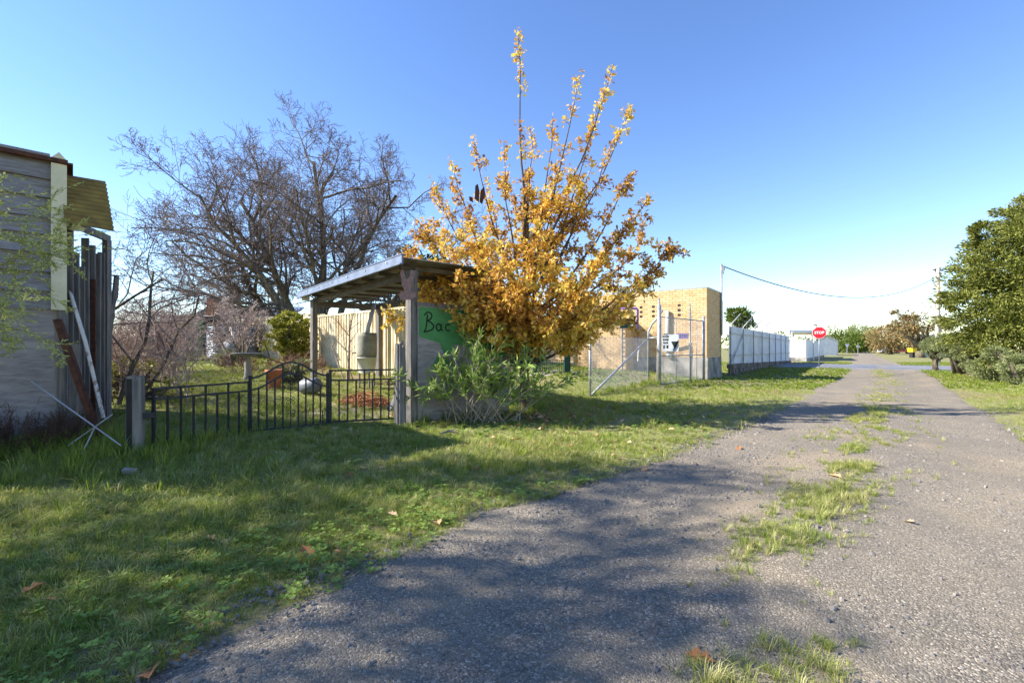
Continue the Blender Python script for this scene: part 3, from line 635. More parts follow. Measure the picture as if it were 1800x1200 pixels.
mb = MB(); mb.beam((p[0]-.33, p[1]+.4, 1.22), (p[0]+.33, p[1]+.4, 1.22), .9, .05); mb.build('rim', M_YEL, o)
mb = MB(); mb.box((p[0], p[1]+.4, .36), (.3, .5, .74)); mb.build('stand', M_DARK, o)
M_MAROON = mat('maroon_car_paint', lin(112, 52, 48), lin(98, 44, 42), 2, .35, spec=.5); M_GLASS = mat('dark_glass', lin(50, 58, 66), None, rough=.15, spec=.6)
def car(px, Y, m, label):
    p = W(px, 0, Y); r_ = thing('parked_car', label, 'car', (p[0], p[1], 0), 'cars parked under the far gums'); ax = np.array((.9, -.43)); nn = np.array((.43, .9))
    def P(s, z, o_): q = p[:2]+ax*s+nn*o_; return (*q, z)
    prof = [(-2.1, .35), (-2.1, .8), (-1.3, .92), (-.7, 1.4), (.8, 1.42), (1.5, .95), (2.1, .85), (2.1, .35)]
    mb = MB(); mb.plate([P(s, z, 0) for s, z in prof], (*(nn*1.65), 0)); mb.build('body', m, r_)
    mb = MB(); mb.plate([P(s, z, -.01) for s, z in ((-.95, .95), (-.62, 1.32), (.72, 1.34), (1.2, .97))], (*(-nn*.01), 0)); mb.build('window', M_GLASS, r_)
    for s in (-1.35, 1.35):
        for o_ in (-.03, 1.5): mb = MB(); q = np.array(P(s, .32, o_)); mb.tube([q, q+np.array((*(nn*.2), 0))], .32, 14); mb.build('wheel', M_DARK, r_)
car(1585, 98, M_MAROON, 'maroon car parked beneath the gum trees'); car(1566, 104, M_WSHEET, 'white car parked beneath the brownish gum tree')

# ------------------------------------------------------------------ trees: far, right
def blob_tree(name, label, base, clumps, n, size, m, trunk=None, group=None, tmat=M_BARK, flat=.6, tv=SPR_V, tf=SPR_F, up=.0, ns=None, fill=.34):
    o = thing(name, label, 'tree' if 'tree' in label else 'shrub', (base[0], base[1], 0), group)
    cl = np.array([c[:3] for c in clumps]); rr = np.array([c[3] for c in clumps]); pr = rr**2/np.sum(rr**2)
    # sub-clumps give light and dark masses
    ns = ns or max(14, n//45); ci = rng.choice(len(cl), ns, p=pr); d = rvec(ns); sub = cl[ci]+d*rr[ci, None]*(rng.uniform(.55, 1.05, (ns, 1)))*np.array((1, 1, flat))
    si = rng.integers(0, ns, n); sr = rr[ci][si]*fill; off = rvec(n)*(rng.uniform(0, 1, (n, 1))**.5)*sr[:, None]*np.array((1.1, 1.1, .7))
    pos = sub[si]+off; outd = d[si]+off/(sr[:, None]+1e-6)*.6+np.array((0, 0, up))
    mb = MB(); leaf_cloud(mb, pos, outd+rng.normal(0, .5, (n, 3)), rvec(n)+np.array((0, 0, .8)), size*rng.uniform(.6, 1.3, n), tv, tf, np.clip(rng.normal(.5, .25, n), 0, 1))
    mb.build('crown', m, o)
    mb = MB()
    if trunk:
        for pts, r0, r1 in trunk: mb.tube(np.array(pts), np.linspace(r0, r1, len(pts)), 8)
    else:
        for k in range(5): mb.tube([(base[0]+rng.normal(0, .1), base[1]+rng.normal(0, .1), -.1), cl[rng.integers(0, len(cl))]], [.09, .03], 6)
    for s in sub[::max(1, ns//30)]:
        b0 = np.array((base[0], base[1], max(.3, s[2]*.45))); mb.tube([b0, (b0+s)/2+rng.normal(0, .1, 3), s], [.05*max(1, size*3), .035, .015], 5)
    mb.build('trunk', tmat, o, smooth=True)
    return o
def cl(px, py, Y, rpx): p = W(px, py, Y); return (*p, rpx/FPX*Y)
# big olive tree at right
Y = 18.5
clump = [cl(1820, 470, Y, 95), cl(1880, 420, Y+.5, 95), cl(1760, 520, Y, 80), cl(1715, 570, Y-.2, 55), cl(1790, 590, Y-1, 75), cl(1860, 590, Y-1.5, 90), cl(1900, 500, Y-1, 100), cl(1770, 455, Y+.8, 62), cl(1730, 420, Y+.3, 28), cl(1795, 385, Y+.5, 42), cl(1690, 530, Y+.4, 30), cl(1720, 480, Y+1, 42), cl(1840, 390, Y+1, 60)]
b0 = W(1830, 0, Y); blob_tree('olive_green_tree', 'big dense olive green tree at the right side of the lane', (b0[0], b0[1]), clump, 95000, .15, M_CON, [([(b0[0], b0[1], -.2), (b0[0]+.1, b0[1], 1.5), (b0[0], b0[1], 3.5)], .35, .2)], flat=.95, tv=LAN_V*np.array((1, 1.7, 1)), tf=LAN_F, ns=900, fill=.25)
for px, py, Yb, rp, lab in ((1745, 640, 17.6, 36, 'round grey green shrub at the foot of the big olive green tree'), (1790, 645, 15.8, 34, 'grey green shrub spilling over bare earth, in front of the others'), (1690, 618, 21.5, 36, 'grey green shrub with a short bare stem beside the marker post'), (1645, 608, 25.5, 20, 'small grey green shrub standing nearest the street'), (1710, 640, 20.5, 26, 'low grey green shrub with bare twigs beneath the tree edge')):
    c0 = W(px, py, Yb); r0 = rp/FPX*Yb
    cs = [(c0[0]+rng.normal(0, r0*.45), c0[1]+rng.normal(0, r0*.3), max(.35, c0[2]+rng.normal(0, r0*.35)), r0*rng.uniform(.5, .75)) for _ in range(7)]
    blob_tree('grey_green_shrub', lab, (c0[0], c0[1]), cs, 8000, .11, M_GREYF, group=None, flat=.85, tv=LAN_V, tf=LAN_F, ns=60, fill=.42)
far = [('bushy_tree', 'bright green domed tree behind the white shed', 120, [(1475, 598, 22), (1460, 605, 16), (1490, 600, 16)], M_DKF, .55, 3000),
       ('bushy_tree', 'large rounded green tree behind the small white sign', 112, [(1510, 600, 18), (1495, 605, 15), (1522, 606, 14), (1508, 610, 14), (1530, 611, 8)], M_DKF, .5, 3600),
       ('gum_tree', 'tall grey green gum rising behind the rounded green tree', 150, [(1512, 582, 14), (1525, 588, 14), (1500, 585, 9), (1530, 600, 9)], M_GREYF, .6, 2200),
       ('gum_tree', 'rusty brown wide gum tree at the bend of the road', 88, [(1560, 590, 20), (1545, 597, 16), (1575, 594, 18), (1560, 602, 18), (1590, 600, 14)], M_GUM, .42, 3600),
       ('bushy_tree', 'dark green tree top peeping over the white fence beside the brick building', 60, [(1300, 556, 13), (1290, 552, 10), (1312, 566, 10)], M_DKF, .4, 1600),
       ('gum_tree', 'distant dull gum seen between the far bushes and rusty gum', 200, [(1540, 603, 10), (1534, 608, 8), (1548, 606, 8)], M_GUM, .8, 900)]
for nm, lab, Yb, cs, m, sz, n in far:
    c3 = [cl(a, b, Yb+rng.normal(0, 1), c*1.2) for a, b, c in cs]; n = int(n*1.5); b0 = np.mean([c[:2] for c in c3], 0)
    zt = c3[0][2]; blob_tree(nm, lab, b0, c3, n, sz, m, [([(b0[0], b0[1], -.2), (b0[0]+.2, b0[1], zt*.5), (b0[0]-.1, b0[1], zt)], .3, .1)], flat=.8, fill=.5)
Yb = 60; b0 = W(1618, 0, Yb); c3 = [cl(1600, 570, Yb, 22), cl(1585, 552, Yb+1, 13), cl(1625, 565, Yb-1, 24), cl(1610, 588, Yb+2, 20), cl(1575, 575, Yb, 10), cl(1655, 570, Yb, 14)]
blob_tree('gum_tree', 'tall forked gum tree with pale trunk beside the low house', b0, c3, 4200, .34, M_GUM, [([(b0[0], b0[1], -.2), (b0[0]-.1, b0[1], .9)], .55, .5), ([(b0[0]-.1, b0[1], .8), W(1608, 600, Yb), W(1592, 590, Yb), W(1585, 560, Yb)], .38, .1), ([(b0[0]+.1, b0[1], .8), W(1625, 603, Yb), W(1630, 592, Yb), W(1632, 570, Yb)], .32, .1), ([(b0[0]-.1, b0[1], .8), W(1603, 596, Yb), W(1606, 575, Yb)], .3, .1)], flat=.8, fill=.5)
# distant tree line: a far-off wood that reads as one mass
mb = MB(); n = 9000; x = rng.uniform(-420, 480, n); yy = rng.uniform(230, 330, n); hh = 3+6*vnoise(x, yy*0, .03, 3)+2*vnoise(x, 0*x, .11, 8)
leaf_cloud(mb, np.c_[x, yy, rng.uniform(0, 1, n)**.7*hh], rvec(n)+np.array((0, 0, .5)), rvec(n), rng.uniform(1.5, 3.5, n), SPR_V, SPR_F, rng.uniform(0, 1, n))
o = mb.build('distant_wood', M_DKF); o['kind'] = 'stuff'; o['label'] = 'dull green line of distant trees along the horizon'; o['category'] = 'wood'
# ------------------------------------------------------------------ timber shed at left
E = np.array((-6.0, 6.15)); WD = np.array((.72, .694)); WN = np.array((.694, -.72))     # wall end, wall direction, outward
def SW(s, z, out=0.0): q = E-WD*s+WN*out; return np.array((q[0], q[1], z))              # s metres back from the end, towards the camera
sh = thing('timber_shed', 'old grey weatherboard shed with plywood lower wall and cream corner post', 'shed', (*E, 0))
mb = MB(); mb.plate([SW(.02, 0, -.06)[:2].tolist()+[-.1], SW(3.0, 0, -.06)[:2].tolist()+[-.1], SW(3.0, 0, -2.3)[:2].tolist()+[-.1], SW(.02, 0, -2.3)[:2].tolist()+[-.1]], (0, 0, 3.66)); mb.build('wall_core', M_DARK, sh)
bh = .245; nbd = 8; SL = 3.0
for k in range(nbd):
    z0 = 1.80+k*bh
    mb = MB(); mb.r = rng.uniform(0, 1); jo = rng.normal(0, .012)
    mb.plate([SW(.03+abs(jo), z0+jo, .048), SW(.03+abs(jo), z0+bh+.02+jo, -.005), SW(.03+abs(jo), z0+bh+.02+jo, -.03), SW(.03+abs(jo), z0+jo, .018)], (SW(SL, 0)-SW(.03, 0))); mb.build('weatherboard', M_BOARD, sh)
mb = MB(); mb.plate([SW(.0, .02, .02), SW(.0, 1.82, .01), SW(1.3, 1.86, .01), SW(1.3, .02, .02)], -np.array((*WN, 0))*.025); mb.build('plywood_sheet', M_PLY, sh)
mb = MB(); mb.plate([SW(1.31, .02, .02), SW(1.31, 1.84, .01), SW(2.6, 1.86, .01), SW(2.6, .02, .02)], -np.array((*WN, 0))*.025); mb.build('plywood_sheet', M_PLY, sh)
mb = MB(); mb.beam(SW(.0, 3.77, .0), SW(3.0, 3.77, .0), .18, .07); mb.build('roof_edge', M_RUST, sh)
mb = MB(); mb.plate([SW(-.05, 3.745, .12), SW(3.05, 3.745, .12), SW(3.05, 3.7, -2.45), SW(-.05, 3.7, -2.45)], (0, 0, .02)); mb.build('roof', M_RUST, sh)
mb = MB(); mb.box(SW(.42, 3.79, .04), (.5, .03, .12), math.atan2(WD[1], WD[0])); mb.build('loose_batten', M_BOARD, sh)
a0, a1 = SW(.16, 1.8, .035), SW(.01, 1.8, .035); tp = 3.80
mb = MB(); mb.plate([a0, a1, a1+np.array((0, 0, tp-1.8)), (a0+a1)/2+np.array((0, 0, tp-1.8+.09)), a0+np.array((0, 0, tp-1.8))], (np.array((*WN, 0))*.05)); mb.build('corner_post', M_CREAM, sh)
mb = MB(); mb.beam(SW(.08, .0, -.01), SW(.08, 1.82, -.01), .14, .1); mb.build('post_stump', M_WOOD, sh)
mb = MB(); mb.beam(SW(-.07, .0, .0), SW(-.05, 1.35, .0), .13, .1); mb.build('broken_post', M_WOOD, sh)
# palings beside the corner and the frame above them
q0 = np.array((-6.07, 6.22)); q1 = np.array((-6.22, 6.95)); nn = unit(np.array((*(q1-q0), 0)))[:2]
tops = [2.92, 2.62, 2.45, 2.88, 2.80, 2.70, 2.74]
for k, z in enumerate(tops):
    c = q0+(q1-q0)*(k+.3)/7; mb = MB(); mb.beam((*c, .0), (*(c+rng.normal(0, .01, 2)), z), .09, .025, up=(*nn, 0)); mb.build('paling', M_WOOD, sh)
    if k in (1, 4): mb = MB(); c = c+np.array((.03, -.01)); mb.beam((*c, .0), (*c, z-.5), .07, .02, up=(*nn, 0)); mb.build('paling', M_RUST if k == 4 else M_WOOD, sh)
mb = MB(); mb.beam((*q0, 3.02), (*(q1+nn*.1), 2.98), .05, .1); mb.build('lintel', M_WOOD, sh)
mb = MB(); mb.beam((*(q1+nn*.05), 0), (*(q1+nn*.05), 2.95), .08, .08); mb.build('door_post', M_WOOD, sh)
# awning sheet
A4 = [W(109, 307, 6.25), W(186, 320, 6.75), W(201, 407, 6.35), W(113, 392, 5.95)]
n = 60; P = np.zeros((n, 14, 3)); nrm = unit(np.cross(A4[1]-A4[0], A4[3]-A4[0]))
for i in range(n):
    for j in range(14):
        a, b = j/13, i/(n-1); P[i, j] = (A4[0]*(1-a)+A4[1]*a)*(1-b)+(A4[3]*(1-a)+A4[2]*a)*b+nrm*.012*math.sin(i*1.25)
mb = MB(); mb.grid(P, nrm*.004); aw = mb.build('awning', M_FIBER, sh, smooth=True)
mb = MB(); mb.beam(A4[0]+nrm*.03, A4[1]+nrm*.03, .04, .05); mb.build('awning_edge', M_RUST, aw)
mb = MB(); mb.plate([W(112, 350, 6.2), W(140, 398, 6.1), W(139, 406, 6.1), W(116, 404, 6.2)], (.02, .05, 0)); mb.build('bracket', M_CREAM, aw)
# things leaning there
mb = MB(); a, b = W(103, 565, 5.95), W(180, 715, 6.2); a[2] = 1.65; mb.beam((a[0]+.12, a[1]-.12, 1.66), (-5.35, 5.95, .0), .06, .05); mb.beam((a[0]+.13, a[1]-.17, 1.66), (-5.34, 5.90, .0), .012, .06); tag(mb.build('steel_fence_stake', M_RUST), 'rusty brown steel stake leaning on the shed corner', 'stake')
mb = MB(); mb.tube([W(113, 480, 6.3), W(150, 600, 6.1), (W(182, 735, 6.0))], .022, 8); tag(mb.build('flaking_pole', M_WHITEP), 'thin pole with flaking white paint leaning against the palings', 'pole')
mb = MB(); mb.beam(W(205, 484, 7.6), W(177, 715, 7.4), .1, .03, up=(1, .3, 0)); mb.beam(W(196, 520, 7.62), W(192, 555, 7.58), .07, .03); tag(mb.build('leaning_plank', M_WOOD), 'grey weathered plank standing tilted before the bare shrubs', 'plank')
cr = thing('wire_cross', 'crossed thin silver rods leaning in the long grass by the shed', 'rods', W(167, 748, 5.2))
for a, b in (((55, 670, 5.3), (213, 783, 5.15)), ((198, 728, 5.25), (120, 783, 5.2)), ((168, 748, 5.2), (143, 800, 5.1))): mb = MB(); mb.tube([W(*a), W(*b)], .008, 6); mb.build('rod', M_GALV, cr)

# ------------------------------------------------------------------ black iron fence panels and gate
def bar(mb, p, q, wd=.022): mb.beam(p, q, wd, wd)
def panel(name, label, a, b, zb_, zt_, ztop, nbars, rail2, cat='fence', long_odd=True):
    a = np.array(a); b = np.array(b); o = thing(name, label, cat, (*a, 0)); P = lambda s, z: np.array((*(a+(b-a)*s), z))
    for s in (0, 1): mb = MB(); bar(mb, P(s, zb_-.06), P(s, zt_), .03); mb.build('upright', M_BLACK, o)
    for z, nm in ((zb_, 'bottom_rail'), (zt_-.015, 'top_rail'), (rail2, 'middle_rail')): mb = MB(); mb.beam(P(0, z), P(1, z), .014, .026); mb.build(nm, M_BLACK, o)
    for k in range(nbars):
        s = (k+1)/(nbars+1); mb = MB(); bar(mb, P(s, zb_), P(s, zt_ if k % 2 else rail2), .02); mb.build('bar', M_BLACK, o)
    return o, P
F0, F1, F2, F3 = np.array((-4.30, 5.46)), np.array((-3.78, 6.57)), np.array((-2.93, 7.23)), np.array((-1.93, 7.62))
panel('iron_fence_panel', 'black iron fence panel between the short timber post and the gate', F0, F1-.01, .02, .82, .82, 7, .68)
o, P = panel('iron_fence_panel', 'black iron fence panel between the gate and the split timber post', F2+np.array((.04, .015)), F3, .12, .95, .95, 7, .78)
mb = MB(); mb.beam(P(0, .0), P(1, .02), .014, .026); mb.build('lower_rail', M_BLACK, o)
def spiral(mb, c, ax, r0, turns, ph, sgn=1, rr=.006):
    t = np.linspace(0, 1, 22); r_ = r0*(1-.8*t); th = ph+sgn*t*turns*2*math.pi
    mb.tube(np.array([np.array(c)+ax*(x*math.cos(y))+np.array((0, 0, x*math.sin(y))) for x, y in zip(r_, th)]), rr, 5)
ax3 = unit(np.array((*(F3-F2), 0))); mb = MB()
for z in (.3, .72):
    for sg in (1, -1): spiral(mb, P(.9, z), ax3, .06, 1.3, math.pi/2 if sg > 0 else -math.pi/2, sg)
mb.tube([P(.82, .55), P(.9, .5), P(.97, .56)], .006, 5); mb.build('scroll', M_BLACK, o)
gt2 = thing('garden_gate', 'black iron garden gate with arched top and scrolls', 'gate', (*F1, 0))
PG = lambda s, z: np.array((*(F1+(F2-F1)*s), z)); axg = unit(np.array((*(F2-F1), 0)))
arch = lambda s: .86+.22*(0.5-.5*math.cos(2*math.pi*s))
for s in (0, 1): mb = MB(); bar(mb, PG(s, -.02), PG(s, .9), .034); mb.build('upright', M_BLACK, gt2)
for dz, nm in ((0, 'top_rail'), (-.17, 'arch_rail')):
    mb = MB(); q = np.linspace(0, 1, 17)
    for i in range(16): mb.beam(PG(q[i], arch(q[i])+dz), PG(q[i+1]+.004, arch(q[i+1])+dz), .014, .026)
    mb.build(nm, M_BLACK, gt2)
mb = MB(); mb.beam(PG(0, .1), PG(1, .1), .014, .026); mb.build('bottom_rail', M_BLACK, gt2)
for k in range(9):
    s = (k+1)/10
    if k == 4: continue
    mb = MB(); bar(mb, PG(s, .1), PG(s, arch(s)-(0 if k in (1, 3, 5, 7) else .17)), .018); mb.build('bar', M_BLACK, gt2)
for z in (.72, .5, .3):
    mb = MB()
    for sg in (1, -1):
        for vs_ in (1, -1): spiral(mb, PG(.5, z+.035*vs_)+axg*.035*sg, axg, .034, 1.1, (math.pi if sg > 0 else 0), sg*vs_, .005)
    mb.build('scroll', M_BLACK, gt2)
mb = MB(); bar(mb, PG(.5, .1), PG(.5, .9), .01); mb.build('centre_rod', M_BLACK, gt2)
mb = MB(); mb.tube([PG(.985, .1), PG(.985, .3), PG(.96, .34), PG(.93, .32), PG(.93, .1)], .008, 6); mb.build('drop_bolt', M_BLACK, gt2)
p = np.array((-4.42, 5.34)); o = thing('gate_post', 'short grey square timber post at the left end of the iron fence', 'post', (*p, 0))
mb = MB(); mb.box((*p, .42), (.15, .15, 1.1), .5, jit=.004); mb.build('post', M_WOOD, o)
mb = MB(); mb.box((p[0]+.0, p[1]-.085, .44), (.05, .015, 1.0), .5); mb.build('dark_split', M_DARK, o)
mb = MB(); mb.box((p[0]+.1, p[1]+.06, .5), (.12, .06, .06), .8); mb.build('hinge', M_BLACK, o)
# split stump in front of carport post
p = np.array((-1.86, 7.55)); mb = MB(); th = np.linspace(0, 2*math.pi, 10, endpoint=False)
for k in range(10):
    rr = .065*rng.uniform(.85, 1.1); mb.tube([(p[0]+rr*math.cos(th[k]), p[1]+rr*math.sin(th[k]), -.1), (p[0]+rr*math.cos(th[k]), p[1]+rr*math.sin(th[k]), .9), (p[0]+rr*.9*math.cos(th[k]), p[1]+rr*.9*math.sin(th[k]), 1.36+rng.uniform(-.06, .05))], [.035, .034, .026], 6)
tag(mb.build('split_post', M_WOOD), 'round grey split timber post against the carport post', 'post')

# ------------------------------------------------------------------ carport
A = np.array((-1.72, 7.80)); Bc = np.array((-5.40, 12.4)); Cc = np.array((-3.95, 13.55)); Dc = A+(Cc-Bc)
cpt = thing('carport', 'open timber carport with corrugated iron roof behind the gate', 'carport', (*A, 0))
RZ = 2.62
for p, top, w_, m in ((A, 2.62, .15, M_WOOD), (Bc, 2.6, .14, M_WOOD), (Cc, 2.6, .14, M_WOOD), (Dc, 2.6, .12, M_WOOD)):
    mb = MB(); mb.box((*p, top/2+.0), (w_, w_*.9, top), .9); mb.build('post', m, cpt)
e = unit(np.array((*(Bc-A), 0)))[:2]; f = unit(np.array((*(Dc-A), 0)))[:2]
for a, b, z, h in ((A+f*.1, Bc+f*.1, RZ-.02, .16), (Bc, Cc, RZ-.12, .16), (Dc-f*.02, Cc, RZ-.1, .18)):
    mb = MB(); mb.beam((*a, z), (*b, z), .06, h); mb.build('beam', M_WOODH, cpt)
LA = np.linalg.norm(Bc-A); LF = np.linalg.norm(Dc-A)
for k in range(7): s = .25+k*.9; mb = MB(); mb.beam((*(A+e*s-f*.1), RZ+.085), (*(A+e*s+f*(LF-.15)), RZ+.085), .05, .075); mb.build('purlin', M_WOODH, cpt)
for k in range(7):
    mb = MB(); s0 = -.25+k*.93; n = 74; P_ = np.zeros((n, 2, 3)); s = np.linspace(0, .96, n)
    for j, o_ in enumerate((-.28, LF-.2)): P_[:, j, :2] = A+np.outer(s0+s, e)+f*o_; P_[:, j, 2] = RZ+.15+.011*np.sin(2*math.pi*s/.078)+(.004 if k % 2 else 0)
    mb.grid(P_, (0, 0, .002)); mb.build('roof_sheet', M_TIN, cpt, smooth=True)
M_FLASH = mat('blue_grey_flashing', lin(116, 128, 150), lin(92, 104, 124), 3, .55, .2, 30, spec=.3)
mb = MB(); mb.beam((*(A-e*.28-f*.3), RZ+.12), (*(A+e*6.3-f*.3), RZ+.12), .03, .15); mb.beam((*(A-e*.28-f*.28), RZ+.2), (*(A+e*6.3-f*.28), RZ+.2), .09, .015); mb.beam((*(A-e*.28-f*.32), RZ+.045), (*(A+e*6.3-f*.32), RZ+.045), .05, .02)
fl = mb.build('edge_flashing', M_FLASH, cpt)
for k in range(6): mb = MB(); mb.tube([(*(A+e*(.3+k)-f*.31), RZ+.14), (*(A+e*(.3+k)-f*.335), RZ+.14)], .014, 6); mb.build('screw', M_PVC, fl)
mb = MB(); mb.box((*(Bc+e*.1-f*.2), RZ+.08), (.2, .2, .22), .6); mb.build('corner_cap', M_WSHEET, cpt)
# rooster silhouette
c = W(716, 500, 7.55); ra = np.array((1., 0, 0)); RO = [(-.11, .21), (-.13, .17), (-.12, .13), (-.10, .08), (-.11, .03), (-.09, -.03), (-.065, -.06), (-.06, -.12), (-.10, -.11), (-.13, -.10), (-.14, -.14), (-.15, -.19), (-.11, -.23), (.10, -.23), (.15, -.18), (.16, -.12), (.11, -.10), (.08, -.11), (.055, -.12), (.065, -.06), (.09, -.02), (.10, .05), (.12, .12), (.13, .19), (.11, .22), (.09, .19), (.08, .22), (.05, .18), (.04, .13), (.0, .08), (-.03, .10), (-.05, .16), (-.06, .20), (-.08, .225)]
mb = MB(); mb.plate([c+np.array((x*.92, 0, z*1.1)) for x, z in RO], (0, .008, 0)); ro = tag(mb.build('rooster_ornament', mat('pinkish_rust', lin(150, 122, 114), lin(120, 92, 86), 20, .9, .3, 40), loc=c-np.array((0, 0, .26))), 'flat rusty metal rooster cutout fixed high on the carport post', 'ornament')
# hoarding
hb = thing('painted_hoarding', 'plywood hoarding with green painted panel lettered in dark brush strokes', 'hoarding', (*A, 0))
f3 = np.array((*f, 0)); nrm3 = np.array((f[1], -f[0], 0))
def HB(s, z, o_=.09): return np.array((*A, 0))+f3*s+nrm3*o_+np.array((0, 0, z))
LH = 2.0
for k in range(2): mb = MB(); s0, s1 = .07+k*1.0, .07+k*1.0+.985; mb.plate([HB(s0, .02), HB(s1, .02), HB(s1, 2.02-.03*k), HB(s0, 2.03)], -nrm3*.02); mb.build('plywood_sheet', M_PLY, hb)
mb = MB(); edge = [(.09, 2.0), (.09, 1.5), (.2, 1.46), (.34, 1.42), (.5, 1.38), (.56, 1.22), (.72, 1.2), (.78, 1.36), (1.0, 1.34), (1.2, 1.28), (1.45, 1.2), (1.7, 1.1), (1.95, 1.12), (1.97, 1.97)]
mb.plate([HB(s, z, .0925) for s, z in edge], nrm3*.002); mb.build('green_paint', M_GREENP, hb)
mb = MB(); mb.plate([HB(s, z, .0925) for s, z in ((.34, .98), (.5, .8), (.72, .86), (.66, 1.12), (.45, 1.16))], nrm3*.002); mb.build('green_patch', M_GREENP, hb)
def stroke(mb, pts, wd=.026):
    pts = np.array(pts)
    for i in range(len(pts)-1): mb.beam(HB(*pts[i], .0965), HB(*pts[i+1], .0965), wd, .003, up=nrm3)
    return mb
mb = MB(); x0 = .19
stroke(mb, [(x0, 1.86), (x0+.06, 1.92), (x0+.13, 1.9), (x0+.15, 1.84), (x0+.11, 1.79), (x0+.06, 1.77), (x0+.13, 1.74), (x0+.19, 1.68), (x0+.16, 1.62), (x0+.08, 1.59), (x0-.01, 1.57), (x0+.03, 1.63), (x0+.05, 1.75), (x0+.06, 1.88)])
x0 = .47; t = np.linspace(.6, 6.9, 12); stroke(mb, [(x0+.05*math.cos(q), 1.66+.06*math.sin(q)) for q in t]); stroke(mb, [(x0+.05, 1.72), (x0+.05, 1.63), (x0+.08, 1.6)])
x0 = .66; t = np.linspace(.7, 5.6, 10); stroke(mb, [(x0+.05*math.cos(q), 1.66+.06*math.sin(q)) for q in t]); mb.build('lettering', M_INK, hb)
mb = MB(); mb.beam(HB(.05, 2.05, .08), HB(2.0, 2.03, .08), .05, .06); mb.build('top_batten', M_WOOD, hb)
# ------------------------------------------------------------------ cream fence
c0 = np.array((.9, 8.95)); cdir = unit(np.array((-.713, .70, 0)))[:2]
c0 = np.array((-3.0, 12.9))-cdir*4.2
cfz = thing('cream_fence', 'tall cream corrugated steel fence behind the carport', 'fence', (*c0, 0)); CLn = 19
for k in range(int(CLn/.8)):
    mb = MB(); a = c0+cdir*.8*k; b = a+cdir*.815; za, zb2 = gz(a), gz(b); corr_sheet(mb, a, b, (za, zb2), (max(2.42, za+1.9), max(2.42, za+1.9)), .02, .2, trap=True); mb.build('sheet', M_CSHEET, cfz)
mb = MB(); a, b = c0, c0+cdir*CLn; nrc = np.array((-cdir[1], -cdir[0])); mb.beam((*a, 2.43), (*b, 2.5), .06, .05); mb.build('top_rail', M_CSHEET, cfz)

# ------------------------------------------------------------------ things in the yard
def yg(px, Y): q = W(px, 0, Y); return np.array((q[0], q[1], GZ(q[0], q[1])))
p = yg(378, 20); tk = thing('water_tank', 'corrugated round galvanised water tank at the back of the yard', 'tank', p)
prof = [(.98+.02*math.sin(z*2*math.pi/.076), z) for z in np.arange(0, 1.42, .0127)]
c = p+np.array((.2, .9, 0)); mb = MB(); mb.lathe(c, prof, 40); mb.build('tank_wall', M_TIN, tk, smooth=True)
mb = MB(); mb.lathe(c, [(1.02, 1.40), (1.04, 1.46), (.6, 1.55), (.01, 1.58)], 30); mb.build('lid', mat('mossy_lid', lin(110, 104, 90), lin(84, 78, 68), 5, .95, .4, 30), tk)
p = yg(345, 19.6); dr = thing('green_post_frame', 'faded green timber posts of a doorway beside the round tank', 'door frame', p)
for dx, m, w_ in ((-.2, M_GREENP, .1), (0.0, M_CREAM, .12), (.2, M_GREENP, .13)): mb = MB(); mb.box(p+np.array((dx, 0, .78)), (w_, .08, 1.6)); mb.build('post', m, dr)
mb = MB(); mb.box(p+np.array((0, 0, 1.55)), (.6, .1, .08)); mb.build('lintel', M_GREENP, dr)
p = yg(322, 21); ls = thing('lean_to', 'dark open lean-to with pale slab roof among bare stems', 'shed', p)
mb = MB(); mb.box(p+np.array((0, .8, .85)), (1.3, 1.2, 1.7)); mb.build('wall', M_DARK, ls)  # solid dark box, its colour standing in for shade inside the open lean-to
mb = MB(); mb.plate([p+np.array(q) for q in ((-1.0, -.1, 1.72), (.85, -.1, 1.62), (.85, 1.6, 1.75), (-1.0, 1.6, 1.85))], (0, 0, .16)); mb.build('roof', M_CONC, ls)
p = yg(298, 18); ib = thing('caged_tote', 'white plastic tote in a wire cage at the back of the yard', 'container', p)
mb = MB(); mb.box(p+np.array((0, 0, .42)), (.78, .7, .8)); mb.build('bottle', M_PVC, ib)
mb = MB()
for k in range(5): mb.tube([p+np.array((-.42+.21*k, -.37, 0)), p+np.array((-.42+.21*k, -.37, .85))], .012, 5)
for k in range(4): mb.tube([p+np.array((-.42, -.37, .05+.26*k)), p+np.array((.42, -.37, .05+.26*k))], .012, 5)
mb.build('cage', M_GALV, ib)
mb = MB(); c = yg(310, 18.6); mb.lathe(c, [(.01, .8), (.34, .8), (.36, .95), (.36, 1.4), (.33, 1.55), (.01, 1.58)], 20); tag(mb.build('black_drum', M_DARK, smooth=True), 'black plastic drum standing above the white caged tote', 'drum')
p = yg(413, 17); pt = thing('domed_poly_tank', 'grey domed plastic tank with white pipe in front of the round tank', 'tank', p)
mb = MB(); mb.lathe(p, [(.40, 0), (.41, .55), (.36, .72), (.24, .84), (.08, .89), (.01, .9)], 26); mb.build('tank_body', M_PLASTIC, pt, smooth=True)
mb = MB(); mb.tube([p+np.array((.0, 0, .86)), p+np.array((-.12, .1, .98)), p+np.array((-.5, .5, 1.28))], .05, 8); mb.build('inlet_pipe', M_PVC, pt, smooth=True)
p = yg(436, 11.5); bb = thing('bird_bath', 'dark shallow bird bath bowl on a short pedestal in the yard', 'bird bath', p)
zt = W(436, 622, 11.5)[2]-p[2]
mb = MB(); mb.lathe(p, [(.14, 0), (.09, .1), (.07, zt-.1), (.1, zt-.05)], 14); mb.build('pedestal', M_CONC, bb, smooth=True)
mb = MB(); mb.lathe(p, [(.05, zt-.06), (.3, zt-.02), (.36, zt+.03), (.33, zt+.03), (.05, zt-.02)], 24); mb.build('bowl', M_PLASTIC, bb, smooth=True)
